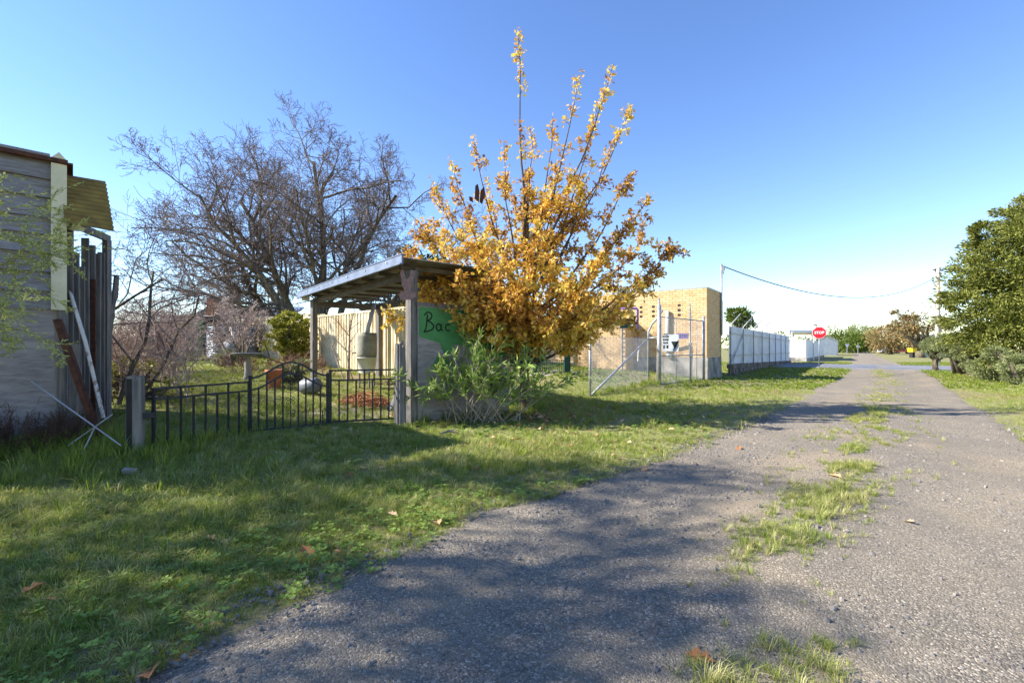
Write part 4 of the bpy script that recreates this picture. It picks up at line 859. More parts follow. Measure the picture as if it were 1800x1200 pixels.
p = yg(482, 10.6); po = thing('terracotta_pot', 'large terracotta pot with dry soil in the grass beyond the gate', 'pot', p)
mb = MB(); mb.lathe(p, [(.13, 0), (.17, .36), (.19, .36), (.195, .44), (.165, .44), (.155, .38), (.01, .38)], 24); mb.build('pot_body', M_TERRA, po, smooth=True)
mb = MB(); mb.lathe(p, [(.157, .39), (.08, .41), (.01, .415)], 16); mb.build('soil', M_RUST, po)
p = yg(545, 10.2); mb = MB(); ax = unit((.9, -.3, .12)); mb.lathe(p+np.array((-.2, .05, .16)), [(.01, -.02), (.14, 0), (.17, .06), (.17, .4), (.14, .45), (.01, .46)], 20, axis=ax); tag(mb.build('plastic_drum', M_PLASTIC, smooth=True), 'grey plastic drum lying on its side behind the garden gate', 'drum')
# barrel on bucket under downpipe
p = yg(645, 11.8); br = thing('rain_barrel', 'weathered grey barrel stacked on a pale tub under the downpipe', 'barrel', p)
zb1 = W(0, 655, 11.8)[2]-p[2]; zb2 = W(0, 628, 11.8)[2]-p[2]; zb3 = W(0, 585, 11.8)[2]-p[2]
mb = MB(); mb.lathe(p, [(.01, zb2), (.235, zb2), (.25, zb2+.1), (.25, zb3-.1), (.24, zb3), (.01, zb3)], 22); mb.build('barrel_body', mat('old_barrel', lin(168, 164, 148), lin(130, 128, 112), 4, .85, .3, 30), br, smooth=True)
mb = MB(); mb.lathe(p, [(.20, zb1), (.245, zb2-.02), (.255, zb2-.02), (.255, zb2), (.01, zb2)], 22); mb.build('tub', M_PVC, br, smooth=True)
for k in range(4): t = k*math.pi/2+.6; mb = MB(); mb.tube([p+np.array((.19*math.cos(t), .19*math.sin(t), 0)), p+np.array((.19*math.cos(t), .19*math.sin(t), zb1+.02))], .022, 6); mb.build('leg', M_WOOD, br)
mb = MB(); mb.tube([p+np.array((-.26, -.04, zb2+.12)), p+np.array((-.34, -.08, zb2+.12)), p+np.array((-.34, -.08, zb2+.04))], .018, 6); mb.build('tap', M_BLACK, br)
mb = MB(); mb.tube([p+np.array((.0, 0, zb3-.02)), p+np.array((.02, .02, zb3+.1)), W(658, 535, 12.6)], .055, 10); tag(mb.build('downpipe', M_PVC, smooth=True), 'white downpipe slanting from the carport roof into the barrel', 'pipe')
# twig pile and fallen bucket
p = yg(640, 9.6); mb = MB()
for k in range(420):
    a = rng.uniform(0, 6.28); r_ = .55*math.sqrt(rng.uniform(0, 1)); z = .34*(1-(r_/.6)**1.5)*rng.uniform(.1, 1); c = p+np.array((r_*math.cos(a), r_*math.sin(a)*.7, z+.02)); d = rvec(1)[0]*np.array((1, 1, .25)); L_ = rng.uniform(.08, .28)
    mb.tube([c-d*L_, c+rng.normal(0, .015, 3), c+d*L_], [.004, .006, .003], 3, r=rng.uniform(0, 1))
o = tag(mb.build('twig_pile', mat('dead_fronds', lin(1, 1, 1), None, rough=.9, rnd=[lin(110, 66, 44), lin(166, 106, 72), lin(190, 142, 108)])), 'heap of reddish dead twigs behind the right iron panel', 'twig pile')
p = yg(690, 9.2); bk = thing('tin_bucket', 'tin bucket lying tipped over beside the twig heap', 'bucket', p)
mb = MB(); ax = unit((.35, .5, .8)); mb.lathe(p+np.array((0, 0, .03)), [(.01, 0), (.09, 0), (.13, .3), (.135, .3), (.125, .29), (.085, .02)], 20, axis=ax); mb.build('bucket_body', M_GALV, bk, smooth=True)
mb = MB(); t = np.linspace(0, math.pi, 12); mb.tube(np.array([p+ax*.31+np.array((.13*math.cos(q), -.1*math.sin(q), -.06*math.sin(q))) for q in t]), .004, 5); mb.build('handle', M_GALV, bk)
# houses beyond
p = W(400, 0, 36); hs = thing('brick_house', 'house with orange brick chimney glimpsed beyond the yard', 'house', (p[0], p[1], 1.0))
a = W(345, 0, 36); b = W(440, 0, 38); zz = lambda py, Y: W(0, py, Y)[2]
mb = MB(); mb.plate([(a[0], a[1], .6), (b[0], b[1], .6), (b[0], b[1]+5, .6), (a[0], a[1]+5, .6)], (0, 0, zz(560, 36)-.6)); mb.build('wall', M_REDBR, hs)
mb = MB(); zr = zz(560, 36); mb.plate([(a[0]-.4, a[1]-.4, zr), (b[0]+.4, b[1]-.4, zr), (b[0]+.4, b[1]+2.5, zr+1.3), (a[0]-.4, a[1]+2.5, zr+1.3)], (0, 0, .08)); rf = mb.build('roof', M_DARK, hs)
c = W(381, 0, 35.5); mb = MB(); mb.box((c[0], c[1]-.3, zz(552, 35.5)), (.8, .6, 2.3)); mb.box((c[0], c[1]-.3, zz(535, 35.5)), (.95, .75, .2)); mb.build('chimney', M_REDBR, rf)
mb = MB(); q = W(392, 0, 34); mb.plate([W(392, 572, 33), W(425, 575, 33), W(428, 558, 34), W(405, 557, 34)], (0, .05, .05)); mb.build('porch_roof', M_CREAM, hs)
p = W(468, 0, 40); bl = thing('blue_roofed_house', 'house with pale blue metal roof behind the cream fence', 'house', (p[0], p[1], 1.0))
a = W(440, 0, 40); b = W(500, 0, 40); mb = MB(); mb.plate([(a[0], 40.3, .8), (b[0], 40.3, .8), (b[0], 45, .8), (a[0], 45, .8)], (0, 0, zz(563, 40)-.8)); mb.build('wall', M_FARW, bl)
mb = MB(); mb.plate([(a[0]-.4, 39.9, zz(563, 40)), (b[0]+.4, 39.9, zz(563, 40)), (b[0]+.4, 43, zz(541, 43)), (a[0]-.4, 43, zz(541, 43))], (0, 0, .08)); mb.build('roof', M_BLUE, bl)
# ------------------------------------------------------------------ bare trees
def bare_tree(name, label, stems, mt, mw, params, cat='tree', trunk_lv=(0, 1), sides={0: 8, 1: 6, 2: 4}, extra=None):
    o = thing(name, label, cat, stems[0][0]); br = []
    for p, d, L, r in stems: grow(br, p, d, L, r, 0, **params)
    mb = MB(); tubes(mb, br, trunk_lv, sides); mb.build('trunk', mt, o, smooth=True)
    mb = MB(); lv = [l for l in range(9) if l not in trunk_lv]; tubes(mb, br, lv, sides); mb.build('twigs', mw, o)
    return o
Y = 24; bs = lambda px, Y_: np.array((W(px, 0, Y_)[0], Y_, 1.0))
stems = [(bs(535, Y), (-.03, 0, 1), 8.6, .24), (bs(522, Y+.5), (-.30, .15, 1), 8.2, .2), (bs(560, Y-.4), (.10, -.1, 1), 8.4, .2), (bs(580, Y), (.34, 0, 1), 8.4, .2), (bs(515, Y-.5), (-.42, -.1, .95), 7.4, .16), (bs(548, Y+1), (0, .35, 1), 8.0, .16), (bs(600, Y+1), (.62, .2, .95), 7.6, .16), (bs(505, Y), (-.6, 0, .85), 4.6, .13), (bs(545, Y-1), (-.15, -.25, 1), 8.2, .16), (bs(560, Y+.5), (.2, .1, 1), 8.6, .15)]
stems = [(a, b, c*1.12, d) for a, b, c, d in stems]
bare_tree('bare_tree', 'large leafless many-stemmed tree behind the carport', stems, M_BARK, M_TWIG, dict(maxl=4, nch=[11, 9, 7, 5], ratio=.56, ang=(25, 68), wig=.16, trop=.02, seg=6, start=.24, minr=.008))
Yt = 9.5
stems = []
for k in range(50):
    px = rng.uniform(150, 330); Yk = rng.uniform(8.2, 13); p = W(px, 0, Yk); stems.append((np.array((p[0], p[1], GZ(p[0], p[1]))), (rng.normal(0, .25), rng.normal(0, .2), 1), rng.uniform(.95, 1.75), rng.uniform(.01, .024)))
bare_tree('bare_thicket', 'tangled thicket of pale leafless stems beside the shed', stems, M_BRAM, M_BRAM, dict(maxl=3, nch=[9, 6, 5], ratio=.55, ang=(20, 70), wig=.16, trop=.02, seg=6, start=.2, minr=.003), cat='shrub', trunk_lv=(0,), sides={0: 6, 1: 4})
stems = [(np.array((-6.9, 7.9, .1)), (.12, .1, 1), 2.7, .05), (np.array((-7.1, 8.1, .1)), (-.2, .2, 1), 2.9, .045), (np.array((-6.8, 8.2, .1)), (.35, .1, 1), 2.5, .04)]
bare_tree('bare_plum_tree', 'spiky leafless small tree arching behind the shed awning', stems, M_BARK, M_TWIG, dict(maxl=3, nch=[6, 6, 5], ratio=.62, ang=(30, 75), wig=.17, trop=-.01, seg=6, start=.35, minr=.004), trunk_lv=(0,), sides={0: 7, 1: 5})
p = yg(612, 12.6); bare_tree('bare_sapling', 'leafless sapling standing against the cream fence under the carport', [(p, (0.05, 0, 1), 1.7, .05), (p+np.array((-.15, .1, 0)), (-.35, 0, 1), 1.6, .02), (p+np.array((.1, .1, 0)), (-.5, 0, 1), 1.5, .015)], M_BRAM, M_BRAM, dict(maxl=2, nch=[6, 4], ratio=.5, ang=(25, 60), wig=.1, trop=.02, seg=5, start=.45, minr=.004), trunk_lv=(0,), sides={0: 7})
for k, (px, Yk, hh, lab) in enumerate(((318, 17.5, 2.4, 'cluster of leafless stems before the dark lean-to'), (425, 15.5, 2.9, 'leafless dark shrub leaning by the domed tank'), (455, 22, 2.8, 'leafless shrub growing by the cream fence end'), (375, 26, 4.0, 'leafless small tree behind the round tank'))):
    stems = [(yg(px+rng.normal(0, 8), Yk+rng.normal(0, .3)), (rng.normal(0, .25), rng.normal(0, .2), 1), hh*rng.uniform(.5, .75), .035) for _ in range(7)]
    bare_tree('bare_shrub', lab, stems, M_BRAM if k != 1 else M_BARK, M_BRAM, dict(maxl=3, nch=[7, 5, 4], ratio=.55, ang=(20, 60), wig=.13, trop=.03, seg=5, start=.25, minr=.006), cat='shrub', trunk_lv=(0,), sides={0: 6, 1: 4})
# evergreen masses behind carport
blob_tree('evergreen_tree', 'dark evergreen tree rising behind the carport roof and fence', W(700, 0, 27)[:2], [cl(690, 500, 27, 38), cl(730, 480, 27, 45), cl(770, 500, 28, 45), cl(660, 530, 27, 28), cl(820, 520, 28, 45)], 5200, .3, M_DKF, flat=.9)
# leafy shrubs in the yard
def shrub(name, label, c, r3, n, size, m, tv=LAN_V, tf=LAN_F, k=9):
    cs = [(c[0]+rng.normal(0, r3[0]*.4), c[1]+rng.normal(0, r3[1]*.4), c[2]+r3[2]*(.35+rng.uniform(0, 1.0)), min(r3)*rng.uniform(.55, .85)) for _ in range(k)]
    return blob_tree(name, label, (c[0], c[1]), cs, n, size, m, flat=.95, tv=tv, tf=tf)
IV = LAN_V*np.array((1, 3.2, 1))
shrub('ivy_bush', 'tall yellow green ivy mound climbing the cream fence', yg(508, 16.4), (.95, .5, 1.2), 11000, .085, M_IVY, IV, k=26)
shrub('rosemary_bush', 'grey green rosemary bush among the bare stems', yg(270, 13), (.5, .4, .75), 3000, .09, M_GREYF)
shrub('low_shrub', 'small grey green shrub at the foot of the domed tank', yg(400, 15), (.4, .3, .3), 1500, .09, M_GREYF)
shrub('low_shrub', 'grey lavender clump growing beside the plastic drum', yg(515, 11.5), (.3, .25, .3), 1500, .08, M_GREYF)
shrub('weed_clump', 'yellow leaved weed clump at the foot of the thicket', yg(235, 8.6), (.6, .5, .5), 1600, .06, M_IVY, IV)
stems = []
for k in range(40):
    px = rng.uniform(395, 570); Yk = np.interp(px, [395, 570], [12.5, 13.5])+rng.normal(0, .3); stems.append((yg(px, Yk), (rng.normal(0, .5), rng.normal(0, .4), .8), rng.uniform(.35, .7), .008))
bare_tree('dry_hedge', 'low tangle of dry brown stems along the yard bed', stems, M_BRAM, mat('dry_stem', lin(150, 118, 92), lin(112, 82, 64), 8, .9), dict(maxl=2, nch=[8, 6], ratio=.6, ang=(20, 75), wig=.2, trop=0, seg=4, start=.15, minr=.004), cat='hedge', trunk_lv=(0,), sides={0: 4})
# broom sprays at the left edge
bro = thing('broom_shrub', 'wispy yellow green broom shrub reaching in front of the shed wall', 'shrub', (-5.3, 3.9, 0)); br = []
for k in range(36):
    p = np.array((-5.45+rng.normal(0, .25), 3.95+rng.normal(0, .25), rng.uniform(1.2, 2.7)));
    grow(br, p, (rng.uniform(.55, 1.0), rng.uniform(-.05, .75), rng.uniform(-.45, .5)), rng.uniform(.6, 1.15), .006, 0, maxl=2, nch=[7, 4], ratio=.45, ang=(15, 45), wig=.12, trop=-.015, seg=6, start=.2, minr=.0018)
grow(br, (-5.6, 3.9, -.1), (0, .05, 1), 2.9, .05, 9, maxl=0, nch=[1], ratio=.5, ang=(10, 20), wig=.04, trop=.02)
mb = MB(); tubes(mb, br, (0, 1, 2, 9), {9: 7, 0: 4}); mb.build('stems', mat('broom_stem', lin(150, 146, 96), lin(118, 112, 74), 8, .8), bro)
pos, dr = [], []
for pts, rr, l in br:
    if l in (0, 1, 2):
        for q in range(len(pts)-1):
            for _ in range(2 if l else 1):
                t = rng.uniform(0, 1); pos.append(pts[q]*(1-t)+pts[q+1]*t); dr.append(unit(pts[q+1]-pts[q])+rng.normal(0, .5, 3))
pos = np.array(pos); n = len(pos); mb = MB(); leaf_cloud(mb, pos, np.array(dr), rvec(n), rng.uniform(.025, .05, n), LAN_V*np.array((1, 1.3, 1)), LAN_F, rng.uniform(.2, 1, n)); mb.build('leaves', mat('broom_leaf', lin(1, 1, 1), None, rough=.6, rnd=[lin(130, 146, 66), lin(172, 180, 98), lin(200, 200, 130)], trans=.3), bro, kind='stuff')
# dead brown weeds at the foot of the shed
stems = []
for k in range(170):
    s = rng.uniform(-.1, 1.6); q = E-WD*s+WN*rng.uniform(.1, .95); stems.append((np.array((*q, GZ(*q)-.02)), (rng.normal(0, .25), rng.normal(0, .25), 1), rng.uniform(.2, .5), .004))
bare_tree('dead_weeds', 'dark brown dead weed stalks massed along the plywood wall', stems, mat('dead_stalk', lin(84, 66, 54), lin(62, 48, 42), 8, .95), mat('dead_stalk_fine', lin(98, 76, 62), lin(70, 54, 46), 8, .95), dict(maxl=2, nch=[8, 4], ratio=.45, ang=(15, 45), wig=.1, trop=.03, seg=4, start=.25, minr=.002), cat='weeds', trunk_lv=(0,), sides={0: 3})

# ------------------------------------------------------------------ oak in autumn leaf
YO = 9.37; ob = np.array(((922-900)/FPX*YO, YO, 0.0)); ok = thing('autumn_oak', 'young oak with orange and gold autumn leaves beside the lane', 'tree', ob); br = []
trunk = np.array([ob+np.array((0, 0, -.1)), ob+np.array((.0, 0, .7)), ob+np.array((.02, 0, 1.4)), ob+np.array((.04, .02, 2.2)), ob+np.array((.02, 0, 3.2)), ob+np.array((.05, .05, 4.4))])
br.append((trunk, np.array([.115, .095, .085, .07, .04, .02]), 0))
def tpt(z): return np.array([np.interp(z, trunk[:, 2], trunk[:, k]) for k in range(3)])
tips = [(910, 50, 0), (1018, 130, .4), (1075, 112, -.5), (1112, 185, .3), (972, 200, -.3), (935, 225, .8), (880, 250, -.9), (830, 240, .2), (790, 285, -.6), (755, 320, .5), (1142, 345, .2), (1186, 430, -.3), (1135, 415, .8), (680, 555, -.5), (705, 450, .3), (735, 385, -.8), (715, 505, .8), (1165, 470, .5), (1105, 515, -.9), (1075, 545, .6), (800, 560, -1.3), (870, 575, -1.5), (960, 570, -1.5), (1040, 565, -1.1), (760, 545, .9), (860, 330, .6), (1040, 290, -.2), (1000, 330, 1.1), (950, 400, -1.3), (1060, 440, -1.2), (850, 440, -1.4), (780, 430, 1.2), (1080, 420, 1.3), (740, 500, -1.0), (800, 480, -1.6), (900, 480, -1.8), (1000, 490, -1.7), (900, 560, 1.4), (770, 520, -.8), (820, 500, -1.2), (860, 540, -1.4), (800, 570, -.9), (750, 520, -.3), (905, 530, -1.5), (840, 470, -.8), (880, 420, -.9), (945, 525, -1.2), (980, 450, -1.0), (1020, 520, -1.3), (1060, 500, -.6), (740, 590, -.4), (775, 600, -.9), (830, 600, -.6), (1120, 560, .1), (715, 540, .2), (760, 470, -.4), (725, 430, .6), (1000, 560, 1.6), (820, 540, 1.5), (1090, 500, 1.4), (930, 300, 0), (1080, 240, .1), (1045, 205, -.3), (980, 285, .5), (820, 370, -.5), (775, 400, .2), (1110, 300, -.4)]
lp, ld, lw = [], [], []
def leafy(pts, t0, dens, spread):
    L_ = np.sum(np.linalg.norm(np.diff(pts, axis=0), axis=1)); n = max(2, int(L_*dens*(1-t0)))
    for _ in range(n):
        t = (t0+(1-t0)*rng.uniform(0, 1)**.8)*(len(pts)-1); i = min(int(t), len(pts)-2); q = pts[i]+(pts[i+1]-pts[i])*(t-i)
        d = unit(pts[i+1]-pts[i])*.6+rvec(1)[0]; lp.append(q+rvec(1)[0]*rng.uniform(0, spread)); ld.append(d+np.array((0, 0, -.25)))
for px, py, dz in tips:
    tip = W(px, py, YO+dz*1.15); zt = tip[2]; z0 = np.clip(zt*.42, .95, 3.2)*rng.uniform(.85, 1.1); a = tpt(z0)
    hor = np.linalg.norm((tip-a)[:2]); n = 9; t = np.linspace(0, 1, n)[:, None]
    mid = a+np.array(((tip-a)[0]*.62, (tip-a)[1]*.62, (tip-a)[2]*.34)) if zt > 2.2 else a+np.array(((tip-a)[0]*.5, (tip-a)[1]*.5, (tip-a)[2]*.75+.15))
    pts = (1-t)**2*a+2*t*(1-t)*mid+t**2*tip+np.r_[np.zeros((1, 3)), rng.normal(0, .03, (n-1, 3))]
    r0 = .022+.004*np.linalg.norm(tip-a); br.append((pts, np.linspace(r0, .004, n), 1))
    high = zt > 4.6
    leafy(pts, .82 if high else .45, 75 if high else 70, .12)
    Lb = np.linalg.norm(tip-a)
    for k in range(int(Lb*(6.8 if not high else 5.0))):
        t = rng.uniform(.22 if not high else .15, .97); i = min(int(t*(n-1)), n-2); q = pts[i]+(pts[i+1]-pts[i])*(t*(n-1)-i)
        d = unit(pts[i+1]-pts[i])*.8+rvec(1)[0]*.9; ln = rng.uniform(.25, .75)*(1-.5*t)
        if q[2] > 4.3: ln *= .55
        sb = []; grow(sb, q, d, ln, .008, 2, maxl=3, nch=[1, 1, 3], ratio=.5, ang=(25, 60), wig=.15, trop=.04, seg=4, minr=.0025)
        br += sb
        for s_, _, l_ in sb: leafy(s_, .12, 62 if q[2] < 4.3 else 38, .08)
mb = MB(); tubes(mb, br, (0,), {0: 12}); mb.build('trunk', M_OAKB, ok, smooth=True)
mb = MB(); tubes(mb, br, (1, 2, 3), {1: 6, 2: 4, 3: 3}); mb.build('branches', M_OAKB, ok, smooth=True)
lp = np.array(lp); ld = np.array(ld); n = len(lp); print('oak leaves', n)
rn = np.clip(.42+.30*(vnoise(lp[:, 0]*2+lp[:, 1], lp[:, 2]*2, 1.2, 5)-.5)*2+rng.normal(0, .2, n), 0, 1)
mb = MB(); leaf_cloud(mb, lp, ld, rvec(n)+np.array((-.3, -.2, .6)), rng.uniform(.05, .125, n), OAK_V, OAK_F, rn); mb.build('leaves', M_OAK, ok, kind='stuff')
# dark hanging ornament in the oak
c = W(840, 345, 8.7); o = thing('hanging_ornament', 'dark bird shaped ornament hanging in the oak branches', 'ornament', c-np.array((0, 0, .25)))
mb = MB(); mb.plate([c+np.array(q) for q in ((-.05, 0, .2), (.0, 0, .24), (.03, 0, .1), (.02, 0, -.12), (-.06, 0, -.05))], (0, .012, 0)); mb.build('wing', M_RUST, o)
mb = MB(); mb.plate([c+np.array(q) for q in ((.05, .03, .12), (.12, .03, .2), (.14, .03, .05), (.08, .03, -.14), (.03, .03, -.1))], (0, .012, 0)); mb.build('wing', M_RUST, o)
mb = MB(); mb.plate([c+np.array(q) for q in ((-.17, 0, .0), (-.1, 0, -.02), (-.09, 0, -.12), (-.16, 0, -.08))], (0, .012, 0)); mb.build('tail', M_RUST, o)
# ------------------------------------------------------------------ oleander in front of the hoarding
oc = W(842, 735, 7.9); ol = thing('oleander_shrub', 'oleander shrub with long green leaves in front of the hoarding', 'shrub', (oc[0], oc[1], 0)); br = []
for k in range(44):
    a = rng.uniform(0, 6.28); b_ = np.array((oc[0]+rng.normal(0, .3), oc[1]+rng.normal(0, .12), -.03)); sp_ = rng.uniform(.2, 1.5)
    grow(br, b_, (sp_*math.cos(a)+.05, sp_*math.sin(a)*.5-.08, 1), rng.uniform(.85, 1.5), .011, 0, maxl=1, nch=[4], ratio=.45, ang=(18, 45), wig=.08, trop=.02, seg=5, start=.45, minr=.003)
mb = MB(); tubes(mb, br, (0, 1), {0: 5, 1: 4}); mb.build('stems', mat('pale_stem', lin(166, 154, 136), lin(126, 112, 96), 8, .9), ol)
pos, dr = [], []
for pts, rr, l in br:
    n = 13 if l == 0 else 10
    for _ in range(n):
        t = (.55 if l == 0 else .2)+(.45 if l == 0 else .8)*rng.uniform(0, 1); f_ = t*(len(pts)-1); i = min(int(f_), len(pts)-2); pos.append(pts[i]+(pts[i+1]-pts[i])*(f_-i)); dr.append(unit(pts[i+1]-pts[i])*.9+rvec(1)[0]*.8)
pos = np.array(pos); n = len(pos); mb = MB(); leaf_cloud(mb, pos, np.array(dr), rvec(n)+np.array((0, 0, .8)), rng.uniform(.1, .19, n), LAN_V*np.array((1, 1.0, 1)), LAN_F, np.clip(rng.normal(.5, .25, n), 0, 1)); mb.build('leaves', M_OLE, ol, kind='stuff')
# ------------------------------------------------------------------ trees standing outside the frame to the left (their shade falls on the lane)
def shade_tree(loc, c0, c1, r_, n, lab):
    o = thing('roadside_tree', lab, 'tree', (loc[0], loc[1], 0)); mb = MB(); L0 = np.array((loc[0], loc[1], -.1)); top = np.array((loc[0]+.1, loc[1], c1-.3))
    tk = np.array([L0+(top-L0)*t+np.array((.08*math.sin(5*t), .06*math.sin(7*t), 0)) for t in np.linspace(0, 1, 8)]); mb.tube(tk, np.linspace(.15, .03, 8), 10)
    mb.build('trunk', M_BARK, o, smooth=True); mb = MB(); pos = []; K = 46
    for k in range(K):
        z = rng.uniform(c0, c1); a = rng.uniform(0, 6.28); q = r_*math.sqrt(max(.08, 1-((z-(c0+c1)/2)/((c1-c0)/2+.3))**2))*rng.uniform(.45, 1.0)
        t = np.clip((z-.7)/(top[2]+.1), .2, .98); b0 = L0+(top-L0)*t; tip = np.array((loc[0]+q*math.cos(a), loc[1]+q*math.sin(a), z)); mid = (b0+tip)/2+rng.normal(0, .12, 3); mb.tube([b0, mid, tip], [.03, .02, .006], 5)
        m_ = n//K; t = rng.uniform(.5, 1.05, (m_, 1)); pos.append(b0+(tip-b0)*t+rng.normal(0, .2, (m_, 3)))
    mb.build('branches', M_BARK, o, smooth=True); pos = np.concatenate(pos); n = len(pos)
    mb = MB(); leaf_cloud(mb, pos, rvec(n), rvec(n), rng.uniform(.08, .16, n), LAN_V*np.array((1, 2, 1)), LAN_F, rng.uniform(0, 1, n)); mb.build('crown', M_DKF, o)
shade_tree((-9.9, 4.45), 5.5, 8.7, 1.1, 3600, 'tall leafy roadside tree standing behind the shed')
shade_tree((-9.3, 2.7), 3.4, 7.4, 1.4, 5600, 'broad leafy roadside tree beside the shed end')
shade_tree((-8.6, 1.3), 2.4, 6.0, 1.6, 6500, 'leafy roadside tree standing on the open verge')
# ------------------------------------------------------------------ grass, weeds, stones, fallen leaves
def tuft(n, h, lean, wd, m, name, flat=0.0):
    mb = MB()
    for k in range(n):
        a = rng.uniform(0, 6.28); b = rng.uniform(0, .05); hh = h*rng.uniform(.5, 1.1); le = lean*rng.uniform(.3, 1.2); d = np.array((math.cos(a), math.sin(a), 0)); s = np.array((-d[1], d[0], 0))*wd*rng.uniform(.6, 1.2)
        o_ = d*b; p1 = o_+d*le*hh*.45+np.array((0, 0, hh*.6)); p2 = o_+d*le*hh*1.1+np.array((0, 0, hh*(1-.35*le)))
        mb.add([o_-s, o_+s, p1+s*.75, p1-s*.75, p2], [[0, 1, 2, 3], [3, 2, 4]], np.clip(rng.normal(.45, .25), 0, 1))
    return proto(mb, name, m)
def clover(name):
    mb = MB()
    for k in range(9):
        a = rng.uniform(0, 6.28); r_ = rng.uniform(0, .09); c = np.array((r_*math.cos(a), r_*math.sin(a), rng.uniform(.03, .09))); q = rng.uniform(.014, .026); rv = rng.uniform(0, 1)
        for j in range(3):
            t = a+j*2.09; d = np.array((math.cos(t), math.sin(t), .25)); s = np.array((-math.sin(t), math.cos(t), 0))
            mb.add([c, c+d*q*.6+s*q*.55, c+d*q*1.25, c+d*q*.6-s*q*.55], [[0, 1, 2, 3]], rv)
    return proto(mb, name, M_CLOV)
G = [tuft(26, .10, .7, .0022, M_GRASS, 'short_grass'), tuft(22, .14, .8, .0025, M_GRASS, 'mid_grass'), tuft(26, .075, .9, .0022, M_GRASS, 'low_grass')]
GL = [tuft(26, .30, .9, .0035, M_GRASS, 'long_grass'), tuft(22, .38, .8, .0035, M_GRASS, 'tall_grass')]
GD = [tuft(24, .14, 1.0, .0024, M_DRYG, 'dry_tuft'), tuft(22, .09, 1.0, .0022, M_DRYG, 'low_dry_tuft')]
GF = [tuft(30, .16, .8, .008, M_GRASS, 'far_grass'), tuft(30, .12, .9, .008, M_GRASS, 'far_low_grass')]
CL = [clover('clover_a'), clover('clover_b')]
def inlane(x, y, pad=0.0):
    u = RD[0]*x+RD[1]*y; v = RN[0]*x+RN[1]*y; nz_ = .25*(vnoise(u, v, 2.2, 3)-.5)
    return (v > edge_l(u)+pad+nz_) & (v < edge_r(u)-pad-nz_) & (u < 60)
def instreet(x, y): u = RD[0]*x+RD[1]*y; return (u > 34.8) & (u < 44.6)
def onbuild(x, y):
    rx, ry = x-CR[0], y-CR[1]; s = RD[0]*rx+RD[1]*ry; t = FD[0]*rx+FD[1]*ry; a = (s > -.05) & (s < 2.5) & (t > -.05) & (t < 7.6) | (s > -.85) & (s < 1) & (t > 3.0) & (t < 7.6)
    ex, ey = x-E[0], y-E[1]; q = -(WD[0]*ex+WD[1]*ey); w_ = WN[0]*ex+WN[1]*ey
    return a | ((q > 0) & (q < 3) & (w_ < .02) & (w_ > -3.2))
def pts_in(n, ymin, ymax, xpad=1.0):
    # uniform over the ground wedge in view (plus a margin)
    y = np.sqrt(rng.uniform(ymin**2, ymax**2, n)); x = rng.uniform(-1.25, 1.25, n)*y+rng.uniform(-xpad, xpad, n); return x, y
def place(name, x, y, sc, protos, label, cat, tilt=.12):
    z = H(x, y); n = len(x); o = scatter(name, np.c_[x, y, z-.004], np.c_[rng.normal(0, tilt, n), rng.normal(0, tilt, n), rng.uniform(0, 6.28, n)], sc, protos); o['label'] = label; o['category'] = cat; return o
def band(n, y0, y1, dens_f, xpad=1.0):
    x, y = pts_in(n, y0, y1, xpad); k = (~inlane(x, y, .12)) & (~instreet(x, y)) & (~onbuild(x, y)) & (rng.uniform(0, 1, n) < dens_f(x, y)); return x[k], y[k]
patchy = lambda x, y: np.clip(.25+1.3*vnoise(x, y, .9, 11)*vnoise(x, y, 3.1, 12)*1.6, 0, 1)
x1, y1 = band(40000, .8, 6.5, patchy); x2, y2 = band(26000, 6.5, 14, patchy); x3, y3 = band(22000, .8, 3.8, lambda x, y: .9+0*x); x = np.r_[x1, x2, x3]; y = np.r_[y1, y2, y3]
place('near_grass', x, y, rng.uniform(.6, 1.15, len(x))*(.45+.65*vnoise(x, y, .7, 21)+.4*vnoise(x, y, 2.6, 22))*np.clip(.4+.45*np.abs(RN[0]*x+RN[1]*y-np.where(RN[0]*x+RN[1]*y < 0, edge_l(RD[0]*x+RD[1]*y), edge_r(RD[0]*x+RD[1]*y))), .4, 1), G+GD, 'short green grass covering the verges and yard', 'grass')
x, y = band(46000, 14, 40, lambda x, y: np.clip(patchy(x, y)*1.2, 0, 1)); place('far_grass', x, y, rng.uniform(.5, .9, len(x)), GF, 'short green grass of the far verges', 'grass')
x, y = band(11000, 1.2, 10, lambda x, y: np.clip((vnoise(x, y, .55, 31)-.42)*4, 0, 1)*(x < 3)); place('clover_patches', x, y, rng.uniform(.45, .85, len(x)), CL, 'round leaved clover patches in the left verge', 'clover')
# long grass along the fence, shed, posts and compound edge
px_, py_ = [], []
def along(a, b, n, w_): t = rng.uniform(0, 1, n); a = np.array(a); b = np.array(b); px_.append(a[0]+(b[0]-a[0])*t+rng.normal(0, w_, n)); py_.append(a[1]+(b[1]-a[1])*t+rng.normal(0, w_, n))
along(F0, (-5.9, 6.0), 160, .25); along(E-WD*2+WN*.9, E+WN*.7, 170, .3); along(F0, F1, 50, .12); along(A, Dc, 60, .15); along(ob[:2]-.3, ob[:2]+.3, 60, .25); along(A_, C_, 60, .12); along(C_, D_, 30, .1); along((-4.8, 4.6), (-4.2, 5.6), 120, .4)
x = np.concatenate(px_); y = np.concatenate(py_); place('long_grass', x, y, rng.uniform(.5, 1.0, len(x)), GL, 'long rank grass along the fence and shed', 'grass')
